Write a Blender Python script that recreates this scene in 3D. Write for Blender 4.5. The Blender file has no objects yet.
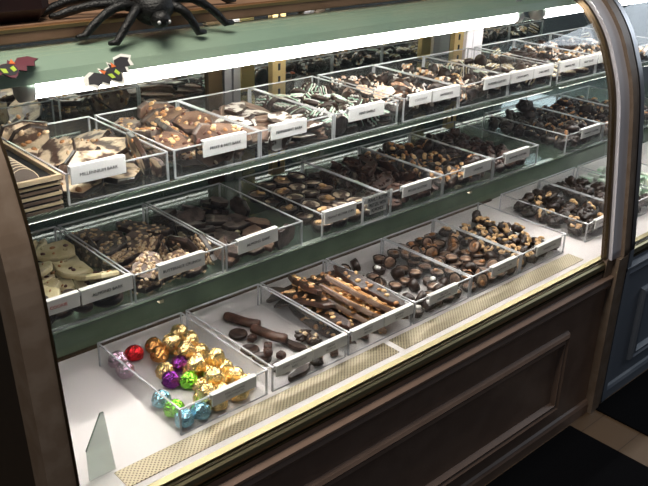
import bpy, math, random
from mathutils import Vector, Matrix, noise
# ---------------------------------------------------------------- camera
scn = bpy.context.scene
cam_data = bpy.data.cameras.new('camera'); cam = bpy.data.objects.new('camera', cam_data)
scn.collection.objects.link(cam); scn.camera = cam
cam_data.sensor_width = 36.0; cam_data.lens = 831.4 * 36 / 648; cam_data.clip_start = 0.02
def cam_matrix(yaw, pitch, roll):
    f = Vector((math.sin(yaw)*math.cos(pitch), math.cos(yaw)*math.cos(pitch), -math.sin(pitch)))
    r = Vector((math.cos(yaw), -math.sin(yaw), 0)); u = r.cross(f)
    c, s = math.cos(roll), math.sin(roll)
    r2 = c*r + s*u; u2 = -s*r + c*u
    m = Matrix((r2, u2, -f)).transposed().to_4x4()
    m.translation = Vector((0, 0, 1.40)); return m
cam.matrix_world = cam_matrix(math.radians(43.147), math.radians(24.294), math.radians(1.689))
# ---------------------------------------------------------------- world, window light, added overhead fill, exposure
w = bpy.data.worlds.new('world'); scn.world = w; w.use_nodes = True
w.node_tree.nodes['Background'].inputs['Color'].default_value = (0.75, 0.85, 1.0, 1)
w.node_tree.nodes['Background'].inputs['Strength'].default_value = 0.055
def area(name, loc, rot, size, energy, col):
    l = bpy.data.lights.new(name, 'AREA'); l.shape = 'RECTANGLE'; l.size, l.size_y = size; l.energy = energy; l.color = col
    o = bpy.data.objects.new(name, l); scn.collection.objects.link(o); o.location = loc; o.rotation_euler = rot; return o
area('overhead_fill', (0.3, 0.9, 2.6), (0, 0, 0), (1.2, 0.6), 30, (1.0, 0.93, 0.82))  # unseen overhead area light, added to brighten the hood and case top
area('shop_window_light', (5.5, 0.2, 2.2), (math.radians(78), 0, math.radians(75)), (1.6, 1.4), 22, (0.8, 0.9, 1.0))
TUBE_L = 36.0
scn.view_settings.view_transform = 'Standard'; scn.view_settings.look = 'None'
scn.view_settings.exposure = 0.28; scn.view_settings.gamma = 1.0; scn.view_settings.use_curve_mapping = False
scn.cycles.transparent_max_bounces = 48; scn.cycles.max_bounces = 10; scn.cycles.glossy_bounces = 5
scn.cycles.sample_clamp_indirect = 4.0; scn.cycles.caustics_reflective = True; scn.cycles.blur_glossy = 0.6; scn.cycles.caustics_refractive = False
scn.cycles.use_denoising = True
# ---------------------------------------------------------------- materials
MATS = {}
def mat(name, col, rough=0.5, metal=0.0, col2=None, scale=40.0, thr=(0.4, 0.6), bump=0.0, bscale=60.0, spec=0.5,
        emit=None, coat=0.0, detail=4.0, noise_type='noise'):
    m = bpy.data.materials.new(name); m.use_nodes = True; nt = m.node_tree; b = nt.nodes['Principled BSDF']
    b.inputs['Base Color'].default_value = (*col, 1); b.inputs['Roughness'].default_value = rough
    b.inputs['Metallic'].default_value = metal; b.inputs['Specular IOR Level'].default_value = spec
    b.inputs['Coat Weight'].default_value = coat
    tc = nt.nodes.new('ShaderNodeTexCoord')
    if col2 is not None:
        t = nt.nodes.new('ShaderNodeTexNoise' if noise_type == 'noise' else 'ShaderNodeTexVoronoi')
        t.inputs['Scale'].default_value = scale
        if noise_type == 'noise': t.inputs['Detail'].default_value = detail
        nt.links.new(tc.outputs['Object'], t.inputs['Vector'])
        r = nt.nodes.new('ShaderNodeValToRGB'); r.color_ramp.elements[0].position = thr[0]; r.color_ramp.elements[1].position = thr[1]
        r.color_ramp.elements[0].color = (*col, 1); r.color_ramp.elements[1].color = (*col2, 1)
        nt.links.new(t.outputs[0], r.inputs['Fac']); nt.links.new(r.outputs['Color'], b.inputs['Base Color'])
    if bump:
        t = nt.nodes.new('ShaderNodeTexNoise'); t.inputs['Scale'].default_value = bscale; t.inputs['Detail'].default_value = 3
        nt.links.new(tc.outputs['Object'], t.inputs['Vector'])
        bn = nt.nodes.new('ShaderNodeBump'); bn.inputs['Strength'].default_value = bump; bn.inputs['Distance'].default_value = 0.003
        nt.links.new(t.outputs[0], bn.inputs['Height']); nt.links.new(bn.outputs['Normal'], b.inputs['Normal'])
    if emit:
        b.inputs['Emission Color'].default_value = (*emit[0], 1); b.inputs['Emission Strength'].default_value = emit[1]
    MATS[name] = m; return m
def clear(name, tint, ior=1.45, haze=0.0, hazecol=(1, 1, 1), rough=0.0):
    # thin clear sheet: light passes straight through, Fresnel reflection on top
    m = bpy.data.materials.new(name); m.use_nodes = True; nt = m.node_tree; nt.nodes.clear()
    out = nt.nodes.new('ShaderNodeOutputMaterial'); tr = nt.nodes.new('ShaderNodeBsdfTransparent'); tr.inputs[0].default_value = (*tint, 1)
    gl = nt.nodes.new('ShaderNodeBsdfGlossy'); gl.inputs['Roughness'].default_value = rough
    fr = nt.nodes.new('ShaderNodeFresnel'); ge = nt.nodes.new('ShaderNodeNewGeometry'); mr = nt.nodes.new('ShaderNodeMapRange')
    mr.inputs['To Min'].default_value = ior; mr.inputs['To Max'].default_value = 1/ior      # same reflectance on the way out as on the way in
    nt.links.new(ge.outputs['Backfacing'], mr.inputs['Value']); nt.links.new(mr.outputs[0], fr.inputs['IOR'])
    mx = nt.nodes.new('ShaderNodeMixShader'); nt.links.new(fr.outputs[0], mx.inputs[0]); nt.links.new(gl.outputs[0], mx.inputs[2])
    if haze:
        df = nt.nodes.new('ShaderNodeBsdfDiffuse'); df.inputs[0].default_value = (*hazecol, 1)
        m2 = nt.nodes.new('ShaderNodeMixShader'); m2.inputs[0].default_value = haze
        nt.links.new(tr.outputs[0], m2.inputs[1]); nt.links.new(df.outputs[0], m2.inputs[2]); nt.links.new(m2.outputs[0], mx.inputs[1])
    else: nt.links.new(tr.outputs[0], mx.inputs[1])
    nt.links.new(mx.outputs[0], out.inputs[0]); MATS[name] = m; return m
mat('dark_choc', (0.018, 0.010, 0.008), 0.36, col2=(0.036, 0.019, 0.013), scale=60, bump=0.35, bscale=160)
mat('dark_choc_red', (0.03, 0.012, 0.008), 0.42, col2=(0.075, 0.03, 0.018), scale=70, bump=0.4, bscale=160)
mat('milk_choc', (0.11, 0.06, 0.043), 0.42, col2=(0.2, 0.125, 0.09), scale=45, bump=0.35, bscale=140)
mat('milk_choc_pale', (0.2, 0.125, 0.095), 0.5, col2=(0.33, 0.23, 0.18), scale=35, bump=0.3, bscale=120)
mat('bloomed_choc', (0.05, 0.034, 0.03), 0.5, col2=(0.13, 0.095, 0.08), scale=50, bump=0.45, bscale=150)
mat('cream_swirl', (0.07, 0.038, 0.028), 0.45, col2=(0.72, 0.58, 0.42), scale=30, thr=(0.45, 0.55), bump=0.4, bscale=130)
mat('white_swirl', (0.08, 0.045, 0.035), 0.45, col2=(0.8, 0.77, 0.72), scale=45, thr=(0.46, 0.53), bump=0.3, bscale=130)
mat('ivory', (0.5, 0.41, 0.22), 0.45, col2=(0.66, 0.57, 0.36), scale=25, bump=0.25, bscale=90)
mat('icing', (0.82, 0.8, 0.75), 0.5); mat('mint', (0.35, 0.62, 0.45), 0.5, col2=(0.62, 0.8, 0.68), scale=90)
mat('peach', (0.7, 0.42, 0.28), 0.5, col2=(0.82, 0.62, 0.5), scale=70); mat('orange', (0.8, 0.13, 0.02), 0.4)
mat('amber', (0.75, 0.36, 0.04), 0.4); mat('caramel', (0.42, 0.18, 0.05), 0.35, col2=(0.55, 0.28, 0.1), scale=60)
mat('nut', (0.52, 0.3, 0.13), 0.45, col2=(0.72, 0.48, 0.25), scale=110); mat('nut_brown', (0.3, 0.13, 0.05), 0.45, col2=(0.45, 0.22, 0.09), scale=110)
mat('almond_bit', (0.62, 0.48, 0.32), 0.5, col2=(0.45, 0.28, 0.15), scale=120)
mat('coconut', (0.8, 0.78, 0.74), 0.6); mat('raisin', (0.09, 0.03, 0.02), 0.4)
mat('choc_filling', (0.11, 0.065, 0.045), 0.3, col2=(0.28, 0.17, 0.11), scale=80)
for nm, c in (('gold', (1.0, 0.74, 0.33)), ('copper', (0.85, 0.42, 0.13)), ('pink', (0.92, 0.66, 0.84)), ('red', (0.75, 0.03, 0.04)),
              ('purple', (0.2, 0.035, 0.25)), ('green', (0.3, 0.75, 0.08)), ('blue', (0.33, 0.62, 0.76))):
    mat('foil_' + nm, c, 0.19, 0.88, bump=0.5, bscale=260)
mat('brass', (0.78, 0.58, 0.27), 0.36, 1.0, bump=0.05); mat('brass_dark', (0.07, 0.045, 0.022), 0.4, 0.8); mat('rail_brass', (0.34, 0.29, 0.17), 0.38, 1.0, bump=0.05); mat('rail_dark', (0.06, 0.045, 0.02), 0.45, 0.6)
mat('steel', (0.5, 0.49, 0.5), 0.35, 1.0); mat('lilac_grey', (0.72, 0.69, 0.74), 0.5)
mat('deck_white', (0.78, 0.725, 0.715), 0.3, col2=(0.75, 0.70, 0.69), scale=3)
mat('hood_green', (0.38, 0.49, 0.38), 0.35, col2=(0.33, 0.46, 0.36), scale=5)
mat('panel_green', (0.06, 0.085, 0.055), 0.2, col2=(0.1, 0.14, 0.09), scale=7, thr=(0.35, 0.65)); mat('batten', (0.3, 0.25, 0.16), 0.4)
mat('paint_brown', (0.27, 0.175, 0.13), 0.42, col2=(0.235, 0.15, 0.11), scale=18); mat('wood_post', (0.27, 0.2, 0.15), 0.42, col2=(0.22, 0.155, 0.11), scale=30)
mat('daylit_bluegrey', (0.24, 0.265, 0.31), 0.5); mat('black_panel', (0.008, 0.007, 0.007), 0.5)  # second case base: bluish daylight is put into its blue-grey colour
mat('counter_wood', (0.32, 0.19, 0.12), 0.35, col2=(0.24, 0.14, 0.085), scale=14); mat('black_gap', (0.004, 0.004, 0.004), 0.8)
mat('mat_black', (0.003, 0.003, 0.004), 0.95, spec=0.08, bump=0.3, bscale=400); mat('sign_white', (0.72, 0.71, 0.7), 0.4); mat('ink', (0.03, 0.03, 0.03), 0.6); mat('ink_red', (0.4, 0.05, 0.04), 0.6)
mat('ink_grey', (0.25, 0.25, 0.25), 0.6)
mat('tube_on', (1, 1, 1), 0.5, emit=((1.0, 0.965, 0.93), TUBE_L)); mat('added_strip_on', (1, 1, 1), 0.5, emit=((1.0, 0.94, 0.925), 27.0)); mat('added_strip_dim', (1, 1, 1), 0.5, emit=((1.0, 0.95, 0.9), 12.0)); mat('tube_cap', (0.7, 0.7, 0.7), 0.4, 0.5)
mat('wall_paint', (0.1, 0.09, 0.08), 0.8, col2=(0.085, 0.075, 0.07), scale=3)
mat('spider_black', (0.006, 0.006, 0.006), 0.45, bump=0.6, bscale=300); mat('eye_white', (0.8, 0.8, 0.8), 0.3)
mat('maroon', (0.028, 0.006, 0.006), 0.6, col2=(0.018, 0.004, 0.004), scale=20); mat('cream_plastic', (0.55, 0.47, 0.38), 0.5)
mat('tan_box', (0.42, 0.27, 0.19), 0.5, col2=(0.34, 0.21, 0.14), scale=20); mat('bat_black', (0.012, 0.01, 0.014), 0.5); mat('bat_maroon', (0.13, 0.02, 0.035), 0.5)
mat('bat_green', (0.45, 0.62, 0.05), 0.5); mat('bat_orange', (0.75, 0.16, 0.03), 0.5); mat('pale_box', (0.5, 0.36, 0.28), 0.5, col2=(0.44, 0.31, 0.24), scale=20); mat('cardboard', (0.13, 0.085, 0.06), 0.7, col2=(0.09, 0.058, 0.04), scale=40)
mat('rim_tan', (0.52, 0.4, 0.26), 0.55); mat('wafer', (0.07, 0.045, 0.032), 0.6); mat('pale_green', (0.4, 0.6, 0.42), 0.3, col2=(0.75, 0.8, 0.7), scale=30)
mat('paper', (0.7, 0.69, 0.66), 0.7)
mat('case_floor', (0.5, 0.48, 0.46), 0.5)
mm = bpy.data.materials.new('mirror'); mm.use_nodes = True; MATS['mirror'] = mm
b = mm.node_tree.nodes['Principled BSDF']; b.inputs['Metallic'].default_value = 1; b.inputs['Roughness'].default_value = 0.02
b.inputs['Base Color'].default_value = (0.62, 0.66, 0.64, 1)
clear('acrylic', (0.98, 0.983, 0.985), 1.28, haze=0.012); clear('front_glass', (0.955, 0.965, 0.96), 1.45); clear('shelf_glass', (0.93, 0.96, 0.94), 1.4, haze=0.03, hazecol=(0.5, 0.6, 0.55))
clear('edge_acrylic', (0.55, 0.56, 0.57), 1.5, haze=0.5, hazecol=(0.85, 0.86, 0.88)); clear('edge_glass', (0.3, 0.42, 0.36), 1.5, haze=0.6, hazecol=(0.13, 0.16, 0.13))
clear('easel_glass', (0.8, 0.85, 0.82), 1.5, haze=0.22, hazecol=(0.6, 0.65, 0.6))
# perforated brass sheet: rows of little dark holes
pm = mat('perforated', (0.52, 0.45, 0.31), 0.36, 0.85); nt = pm.node_tree
tc = nt.nodes.new('ShaderNodeTexCoord'); mp = nt.nodes.new('ShaderNodeMapping'); mp.inputs['Rotation'].default_value = (0, 0, math.radians(45)); mp.inputs['Scale'].default_value = (172, 172, 172)
fr = nt.nodes.new('ShaderNodeVectorMath'); fr.operation = 'FRACTION'; sb = nt.nodes.new('ShaderNodeVectorMath'); sb.operation = 'SUBTRACT'; sb.inputs[1].default_value = (0.5, 0.5, 0)
ml = nt.nodes.new('ShaderNodeVectorMath'); ml.operation = 'MULTIPLY'; ml.inputs[1].default_value = (1, 1, 0)
ln = nt.nodes.new('ShaderNodeVectorMath'); ln.operation = 'LENGTH'; gt = nt.nodes.new('ShaderNodeMath'); gt.operation = 'GREATER_THAN'; gt.inputs[1].default_value = 0.27
mc = nt.nodes.new('ShaderNodeMix'); mc.data_type = 'RGBA'; mc.inputs['A'].default_value = (0.07, 0.05, 0.03, 1); mc.inputs['B'].default_value = (0.52, 0.45, 0.31, 1)
for a, bb in ((tc.outputs['Object'], mp.inputs[0]), (mp.outputs[0], fr.inputs[0]), (fr.outputs[0], sb.inputs[0]), (sb.outputs[0], ml.inputs[0]), (ml.outputs[0], ln.inputs[0]), (ln.outputs['Value'], gt.inputs[0]), (gt.outputs[0], mc.inputs['Factor'])):
    nt.links.new(a, bb)
nt.links.new(mc.outputs['Result'], nt.nodes['Principled BSDF'].inputs['Base Color'])
# wood floor boards
fm = mat('floor_wood', (0.3, 0.2, 0.12), 0.45); nt = fm.node_tree; tc = nt.nodes.new('ShaderNodeTexCoord'); mp = nt.nodes.new('ShaderNodeMapping')
bk = nt.nodes.new('ShaderNodeTexBrick'); bk.inputs['Scale'].default_value = 1; bk.inputs['Brick Width'].default_value = 0.9; bk.inputs['Row Height'].default_value = 0.11; bk.inputs['Mortar Size'].default_value = 0.0015
bk.inputs['Color1'].default_value = (0.15, 0.095, 0.055, 1); bk.inputs['Color2'].default_value = (0.125, 0.08, 0.045, 1); bk.inputs['Mortar'].default_value = (0.08, 0.05, 0.03, 1)
nt.links.new(tc.outputs['Object'], mp.inputs[0]); nt.links.new(mp.outputs[0], bk.inputs[0]); nt.links.new(bk.outputs[0], nt.nodes['Principled BSDF'].inputs['Base Color'])
# ---------------------------------------------------------------- mesh helpers
COL = scn.collection
class MB:
    def __init__(s): s.v = []; s.f = []; s.m = []; s.sm = []; s.mats = []
    def mi(s, name):
        if name not in s.mats: s.mats.append(name)
        return s.mats.index(name)
    def add(s, vs, fs, m, smooth=False):
        n = len(s.v); s.v += [tuple(v) for v in vs]; k = s.mi(m)
        for f in fs: s.f.append(tuple(i+n for i in f)); s.m.append(k); s.sm.append(smooth)
        return s
    def box(s, x0, y0, z0, x1, y1, z1, m):
        vs = [(x, y, z) for z in (z0, z1) for y in (y0, y1) for x in (x0, x1)]
        return s.add(vs, [(0, 2, 3, 1), (4, 5, 7, 6), (0, 1, 5, 4), (1, 3, 7, 5), (3, 2, 6, 7), (2, 0, 4, 6)], m)
    def bbox(s, x0, y0, z0, x1, y1, z1, r, m):      # box with chamfered edges
        vs = []; 
        for sx, X in ((-1, x0), (1, x1)):
            for sy, Y in ((-1, y0), (1, y1)):
                for sz, Z in ((-1, z0), (1, z1)):
                    vs += [(X, Y-sy*r, Z-sz*r), (X-sx*r, Y, Z-sz*r), (X-sx*r, Y-sy*r, Z)]
        k = lambda a, b, c, t: 3*(a*4+b*2+c)+t
        fs = [(k(0,0,0,0), k(0,0,1,0), k(0,1,1,0), k(0,1,0,0)), (k(1,0,0,0), k(1,1,0,0), k(1,1,1,0), k(1,0,1,0)),
              (k(0,0,0,1), k(1,0,0,1), k(1,0,1,1), k(0,0,1,1)), (k(0,1,0,1), k(0,1,1,1), k(1,1,1,1), k(1,1,0,1)),
              (k(0,0,0,2), k(0,1,0,2), k(1,1,0,2), k(1,0,0,2)), (k(0,0,1,2), k(1,0,1,2), k(1,1,1,2), k(0,1,1,2))]
        for a in (0, 1):
            for b in (0, 1):
                fs += [(k(a,b,0,0), k(a,b,1,0), k(a,b,1,1), k(a,b,0,1)), (k(a,0,b,0), k(a,1,b,0), k(a,1,b,2), k(a,0,b,2)), (k(0,a,b,1), k(1,a,b,1), k(1,a,b,2), k(0,a,b,2))]
                for c in (0, 1): fs.append((k(a,b,c,0), k(a,b,c,1), k(a,b,c,2)))
        return s.add(vs, fs, m)
    def prism(s, pts, z0, z1, m, inset=0.0, mtop=None, ztop=None, both=False):
        n = len(pts); cx = sum(p[0] for p in pts)/n; cy = sum(p[1] for p in pts)/n
        q = [(cx+(x-cx)*(1-inset), cy+(y-cy)*(1-inset)) for x, y in pts]
        zm = z1-(z1-z0)*0.25 if inset else z1
        rings = [[(x, y, z0) for x, y in q], [(x, y, z0+(z1-z0)*.2) for x, y in pts], [(x, y, zm) for x, y in pts], [(x, y, z1+(ztop(x, y) if ztop else 0)) for x, y in q]] if inset else [[(x, y, z0) for x, y in pts], [(x, y, z1) for x, y in pts]]
        vs = sum(rings, []); fs = [] if both else [tuple(range(n))[::-1]]
        if both: s.add(rings[0], [tuple(range(n))[::-1]], mtop or m)
        for r in range(len(rings)-1): fs += [(r*n+i, r*n+(i+1) % n, (r+1)*n+(i+1) % n, (r+1)*n+i) for i in range(n)]
        s.add(vs, fs, m)
        top = rings[-1]; c = (cx, cy, sum(t[2] for t in top)/n)
        s.add(top+[c], [(i, (i+1) % n, n) for i in range(n)], mtop or m)
        return s
    def lathe(s, prof, m, n=20, c=(0, 0, 0), flute=0.0, smooth=True):
        vs = []; fs = []
        for r, z in prof:
            for i in range(n):
                a = 2*math.pi*i/n; rr = r*(1+(flute if i % 2 else 0)); vs.append((c[0]+rr*math.cos(a), c[1]+rr*math.sin(a), c[2]+z))
        for k in range(len(prof)-1): fs += [(k*n+i, k*n+(i+1) % n, (k+1)*n+(i+1) % n, (k+1)*n+i) for i in range(n)]
        if prof[0][0] > 1e-6: fs.append(tuple(range(n))[::-1])
        if prof[-1][0] > 1e-6: fs.append(tuple((len(prof)-1)*n+i for i in range(n)))
        return s.add(vs, fs, m, smooth)
    def blob(s, c, r, m, nz=0.0, seed=0.0, seg=10, ring=7, rot=None, freq=1.6, flat=-9, smooth=True):
        vs = []; fs = []
        for j in range(ring+1):
            t = math.pi*j/ring
            for i in range(seg if 0 < j < ring else 1):
                a = 2*math.pi*i/seg; d = Vector((math.sin(t)*math.cos(a), math.sin(t)*math.sin(a), math.cos(t)))
                k = 1+nz*noise.noise(d*freq+Vector((seed, seed*1.7, 0)))
                p = Vector((d.x*r[0]*k, d.y*r[1]*k, d.z*r[2]*k)); p.z = max(p.z, flat)
                if rot: p = rot @ p
                vs.append((p.x+c[0], p.y+c[1], p.z+c[2]))
        idx = lambda j, i: 0 if j == 0 else (1+(ring-1)*seg if j == ring else 1+(j-1)*seg+i % seg)
        for j in range(ring):
            for i in range(seg):
                q = [idx(j, i), idx(j+1, i), idx(j+1, i+1), idx(j, i+1)]
                q2 = []
                for x in q:
                    if x not in q2: q2.append(x)
                fs.append(tuple(q2))
        return s.add(vs, fs, m, smooth)
    def tube(s, pts, rad, m, n=8, smooth=True):
        pts = [Vector(p) for p in pts]; vs = []; fs = []; up = Vector((0, 0, 1))
        for k, p in enumerate(pts):
            d = (pts[min(k+1, len(pts)-1)]-pts[max(k-1, 0)]).normalized()
            a = d.cross(up) if abs(d.z) < .95 else d.cross(Vector((1, 0, 0))); a.normalize(); b = d.cross(a)
            r = rad[k] if isinstance(rad, (list, tuple)) else rad
            vs += [p+(a*math.cos(2*math.pi*i/n)+b*math.sin(2*math.pi*i/n))*r for i in range(n)]
        for k in range(len(pts)-1): fs += [(k*n+i, k*n+(i+1) % n, (k+1)*n+(i+1) % n, (k+1)*n+i) for i in range(n)]
        fs += [tuple(range(n))[::-1], tuple((len(pts)-1)*n+i for i in range(n))]
        return s.add(vs, fs, m, smooth)
    def extrude_x(s, prof, x0, x1, m, smooth=False, closed=True):   # profile of (y, z), swept along x
        n = len(prof); vs = [(x0, y, z) for y, z in prof]+[(x1, y, z) for y, z in prof]
        fs = [(i, (i+1) % n, n+(i+1) % n, n+i) for i in range(n if closed else n-1)]
        s.add(vs, fs, m, smooth)
        if closed:       # end caps on vertices of their own, so that smooth sides keep clean normals
            s.add(vs[:n], [tuple(range(n))[::-1]], m); s.add(vs[n:], [tuple(range(n))], m)
        return s
    def mesh(s, name):
        me = bpy.data.meshes.new(name); me.from_pydata(s.v, [], s.f); me.validate(); me.update()
        for x in s.mats: me.materials.append(MATS[x])
        if len(me.polygons) == len(s.m):
            for p, k, sm in zip(me.polygons, s.m, s.sm): p.material_index = k; p.use_smooth = sm
        import bmesh
        bm = bmesh.new(); bm.from_mesh(me); bmesh.ops.recalc_face_normals(bm, faces=bm.faces); bm.to_mesh(me); bm.free()
        return me
    def obj(s, name, parent=None, loc=None, label=None):
        o = bpy.data.objects.new(name, s.mesh(name)); COL.objects.link(o)
        if parent: o.parent = parent
        if loc: o.location = loc
        if label: o['label'] = label
        return o
def tag(o, label, cat, group=None):
    o['label'] = label; o['category'] = cat
    if group: o['group'] = group
    return o
def thing(name, label, cat, loc=(0, 0, 0), rz=0, group=None):
    o = bpy.data.objects.new(name, None); COL.objects.link(o); o.location = loc; o.rotation_euler = (0, 0, rz)
    o.empty_display_size = 0.02; return tag(o, label, cat, group)
# ---------------------------------------------------------------- sweets: prototype meshes (origin at the middle)
def rnd_poly(R, n, rx, ry, jit=0.18):
    a0 = R.random()*6.28
    return [(rx*(1+R.uniform(-jit, jit))*math.cos(a0+2*math.pi*(i+R.uniform(-.25, .25))/n), ry*(1+R.uniform(-jit, jit))*math.sin(a0+2*math.pi*(i+R.uniform(-.25, .25))/n)) for i in range(n)]
def slab(seed, rx, ry, th, body, top=None, bits=None, nb=0, br=0.005, jit=0.18, n=7, side=0.0):
    R = random.Random(seed); mb = MB(); zt = lambda x, y: 0.0015*noise.noise(Vector((x*60, y*60, seed)))
    pts = rnd_poly(R, n, rx, ry, jit); pts2 = []
    for i, p in enumerate(pts):
        q = pts[(i+1) % len(pts)]; pts2.append(p); pts2.append(((p[0]+q[0])/2+R.uniform(-.0025, .0025), (p[1]+q[1])/2+R.uniform(-.0025, .0025)))
    mb.prism(pts2, -th/2, th/2, body, 0.06, top or body, zt, both=True)
    for k in range(nb*2):
        up = 1 if k % 2 else -1; a = R.random()*6.28; t = math.sqrt(R.random())*.85; b = bits[(k//2) % len(bits)] if isinstance(bits, (list, tuple)) else bits
        r = br*R.uniform(.6, 1.3)
        mb.blob((rx*t*math.cos(a), ry*t*math.sin(a), up*(th/2+r*.1)), (r, r*R.uniform(.5, .8), r*.5), b, .3, k, 7, 4, Matrix.Rotation(R.random()*3, 3, 'Z') @ Matrix.Rotation(R.uniform(-.4, .4), 3, 'X'))
    return mb
def cluster(seed, r, body, bits=None, nb=0, br=0.006, flat=0.55, long=1.5):
    R = random.Random(seed); mb = MB(); mb.blob((0, 0, 0), (r, r*.85, r*flat), body, .55, seed*3.1, 14, 9, freq=2.2)
    for k in range(4): 
        a = R.random()*6.28; mb.blob((r*.6*math.cos(a), r*.5*math.sin(a), r*.12), (r*.42, r*.4, r*.36), body, .3, k+seed, 8, 5)
    for k in range(nb):
        a = R.random()*6.28; t = R.uniform(.1, .8); b = bits[k % len(bits)] if isinstance(bits, (list, tuple)) else bits
        rr = br*R.uniform(.75, 1.2)
        p = Vector((r*t*math.cos(a), r*.85*t*math.sin(a), r*flat*math.sqrt(max(0, 1-t*t))+rr*.15))
        mb.blob(p, (rr*long, rr*.8, rr*.65), b, .25, k, 8, 5, Matrix.Rotation(R.random()*3.1, 3, 'Z') @ Matrix.Rotation(R.uniform(-.5, .5), 3, 'Y'))
    return mb
def cashewed(seed, r, body, nb=3):
    mb = cluster(seed, r, body); R = random.Random(seed+5)
    for k in range(nb):
        a = R.random()*6.28; t = R.uniform(0, .55)*r; c = Vector((t*math.cos(a), t*math.sin(a)*.85, r*.55)); b0 = R.random()*6.28; s = .0075
        mb.tube([c+Vector((s*math.cos(b0+u), s*math.sin(b0+u), 0)) for u in (0, .6, 1.2, 1.8, 2.4, 3.0)], [.0018, .0038, .0044, .0044, .0036, .0016], 'nut', 7)
    return mb
def cup(seed, r, h, body, fill, bits=None, nb=0, rim=True):
    mb = MB(); R = random.Random(seed)
    mb.lathe([(r*.78, -h/2), (r, h/2), (r*.9, h/2), (r*.86, h/2-h*.14), (r*.4, h/2-h*.12)], body, 28, flute=.045)
    mb.blob((0, 0, h/2-h*.16), (r*.84, r*.84, h*.2), fill, .15, seed, 14, 5)
    for k in range(nb):
        a = R.random()*6.28; t = R.random()*r*.5; rr = .0055*R.uniform(.8, 1.3)
        mb.blob((t*math.cos(a), t*math.sin(a), h/2+rr*.3), (rr*1.3, rr, rr*.7), bits, .3, k, 8, 5, Matrix.Rotation(R.random()*3, 3, 'Z'))
    return mb
def swirl_disc(seed, r, h, body, cols):
    mb = MB(); R = random.Random(seed)
    mb.lathe([(r*.85, -h/2), (r, -h*.2), (r, h*.2), (r*.82, h/2), (r*.4, h*.55), (0, h*.58)], body, 18)
    for k in range(4):
        y = (k-1.5)*r*.36; L = math.sqrt(max(0, r*r*.75-y*y))
        mb.tube([(-L+2*L*i/6, y+R.uniform(-.002, .002), h*.54) for i in range(7)], .0019, cols[k % len(cols)], 6)
    return mb
def foil(seed, c):
    mb = MB(); R = random.Random(seed); n = 22; prof = [(0, -.0125), (.0115, -.0125), (.0165, -.009), (.018, -.003), (.0172, .003), (.0145, .009), (.0095, .0135), (.004, .0152), (0, .0155)]
    vs = []; fs = []
    for j, (r, z) in enumerate(prof):
        for i in range(n):
            a = 2*math.pi*i/n; k = 1+.1*noise.noise(Vector((math.cos(a)*3, math.sin(a)*3, z*240+seed)))+R.uniform(-.075, .075)
            vs.append((r*k*math.cos(a)*1.05, r*k*math.sin(a)*.97, z*(1+R.uniform(-.06, .06))+R.uniform(-.0006, .0006)))
    for k in range(len(prof)-1): fs += [(k*n+i, k*n+(i+1) % n, (k+1)*n+(i+1) % n, (k+1)*n+i) for i in range(n)]
    mb.add(vs, fs, 'foil_'+c, False); return mb
def log(seed, L, r, body):
    mb = MB(); n = 15; pts = [(L*(i/(n-1)-.5), .003*math.sin(i*.4+seed), 0) for i in range(n)]
    mb.tube(pts, [r*(.85 if i in (0, n-1) else 1+(.015 if i % 2 else -.015)) for i in range(n)], body, 12); return mb
def disc(seed, r, h, body):
    mb = MB(); mb.lathe([(r*.8, -h/2), (r*.97, -h*.3), (r, 0), (r*.95, h*.35), (r*.8, h/2), (r*.74, h*.4), (0, h*.38)], body, 26, flute=.02); return mb
def cube(seed, a, body):
    mb = MB(); h = a/2; mb.bbox(-h, -h, -h*.8, h, h, h*.8, a*.16, body)
    mb.tube([(-h*.7, -h*.3, h*.82), (0, h*.2, h*.86), (h*.7, -h*.1, h*.82)], .0012, body, 6); return mb
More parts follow.
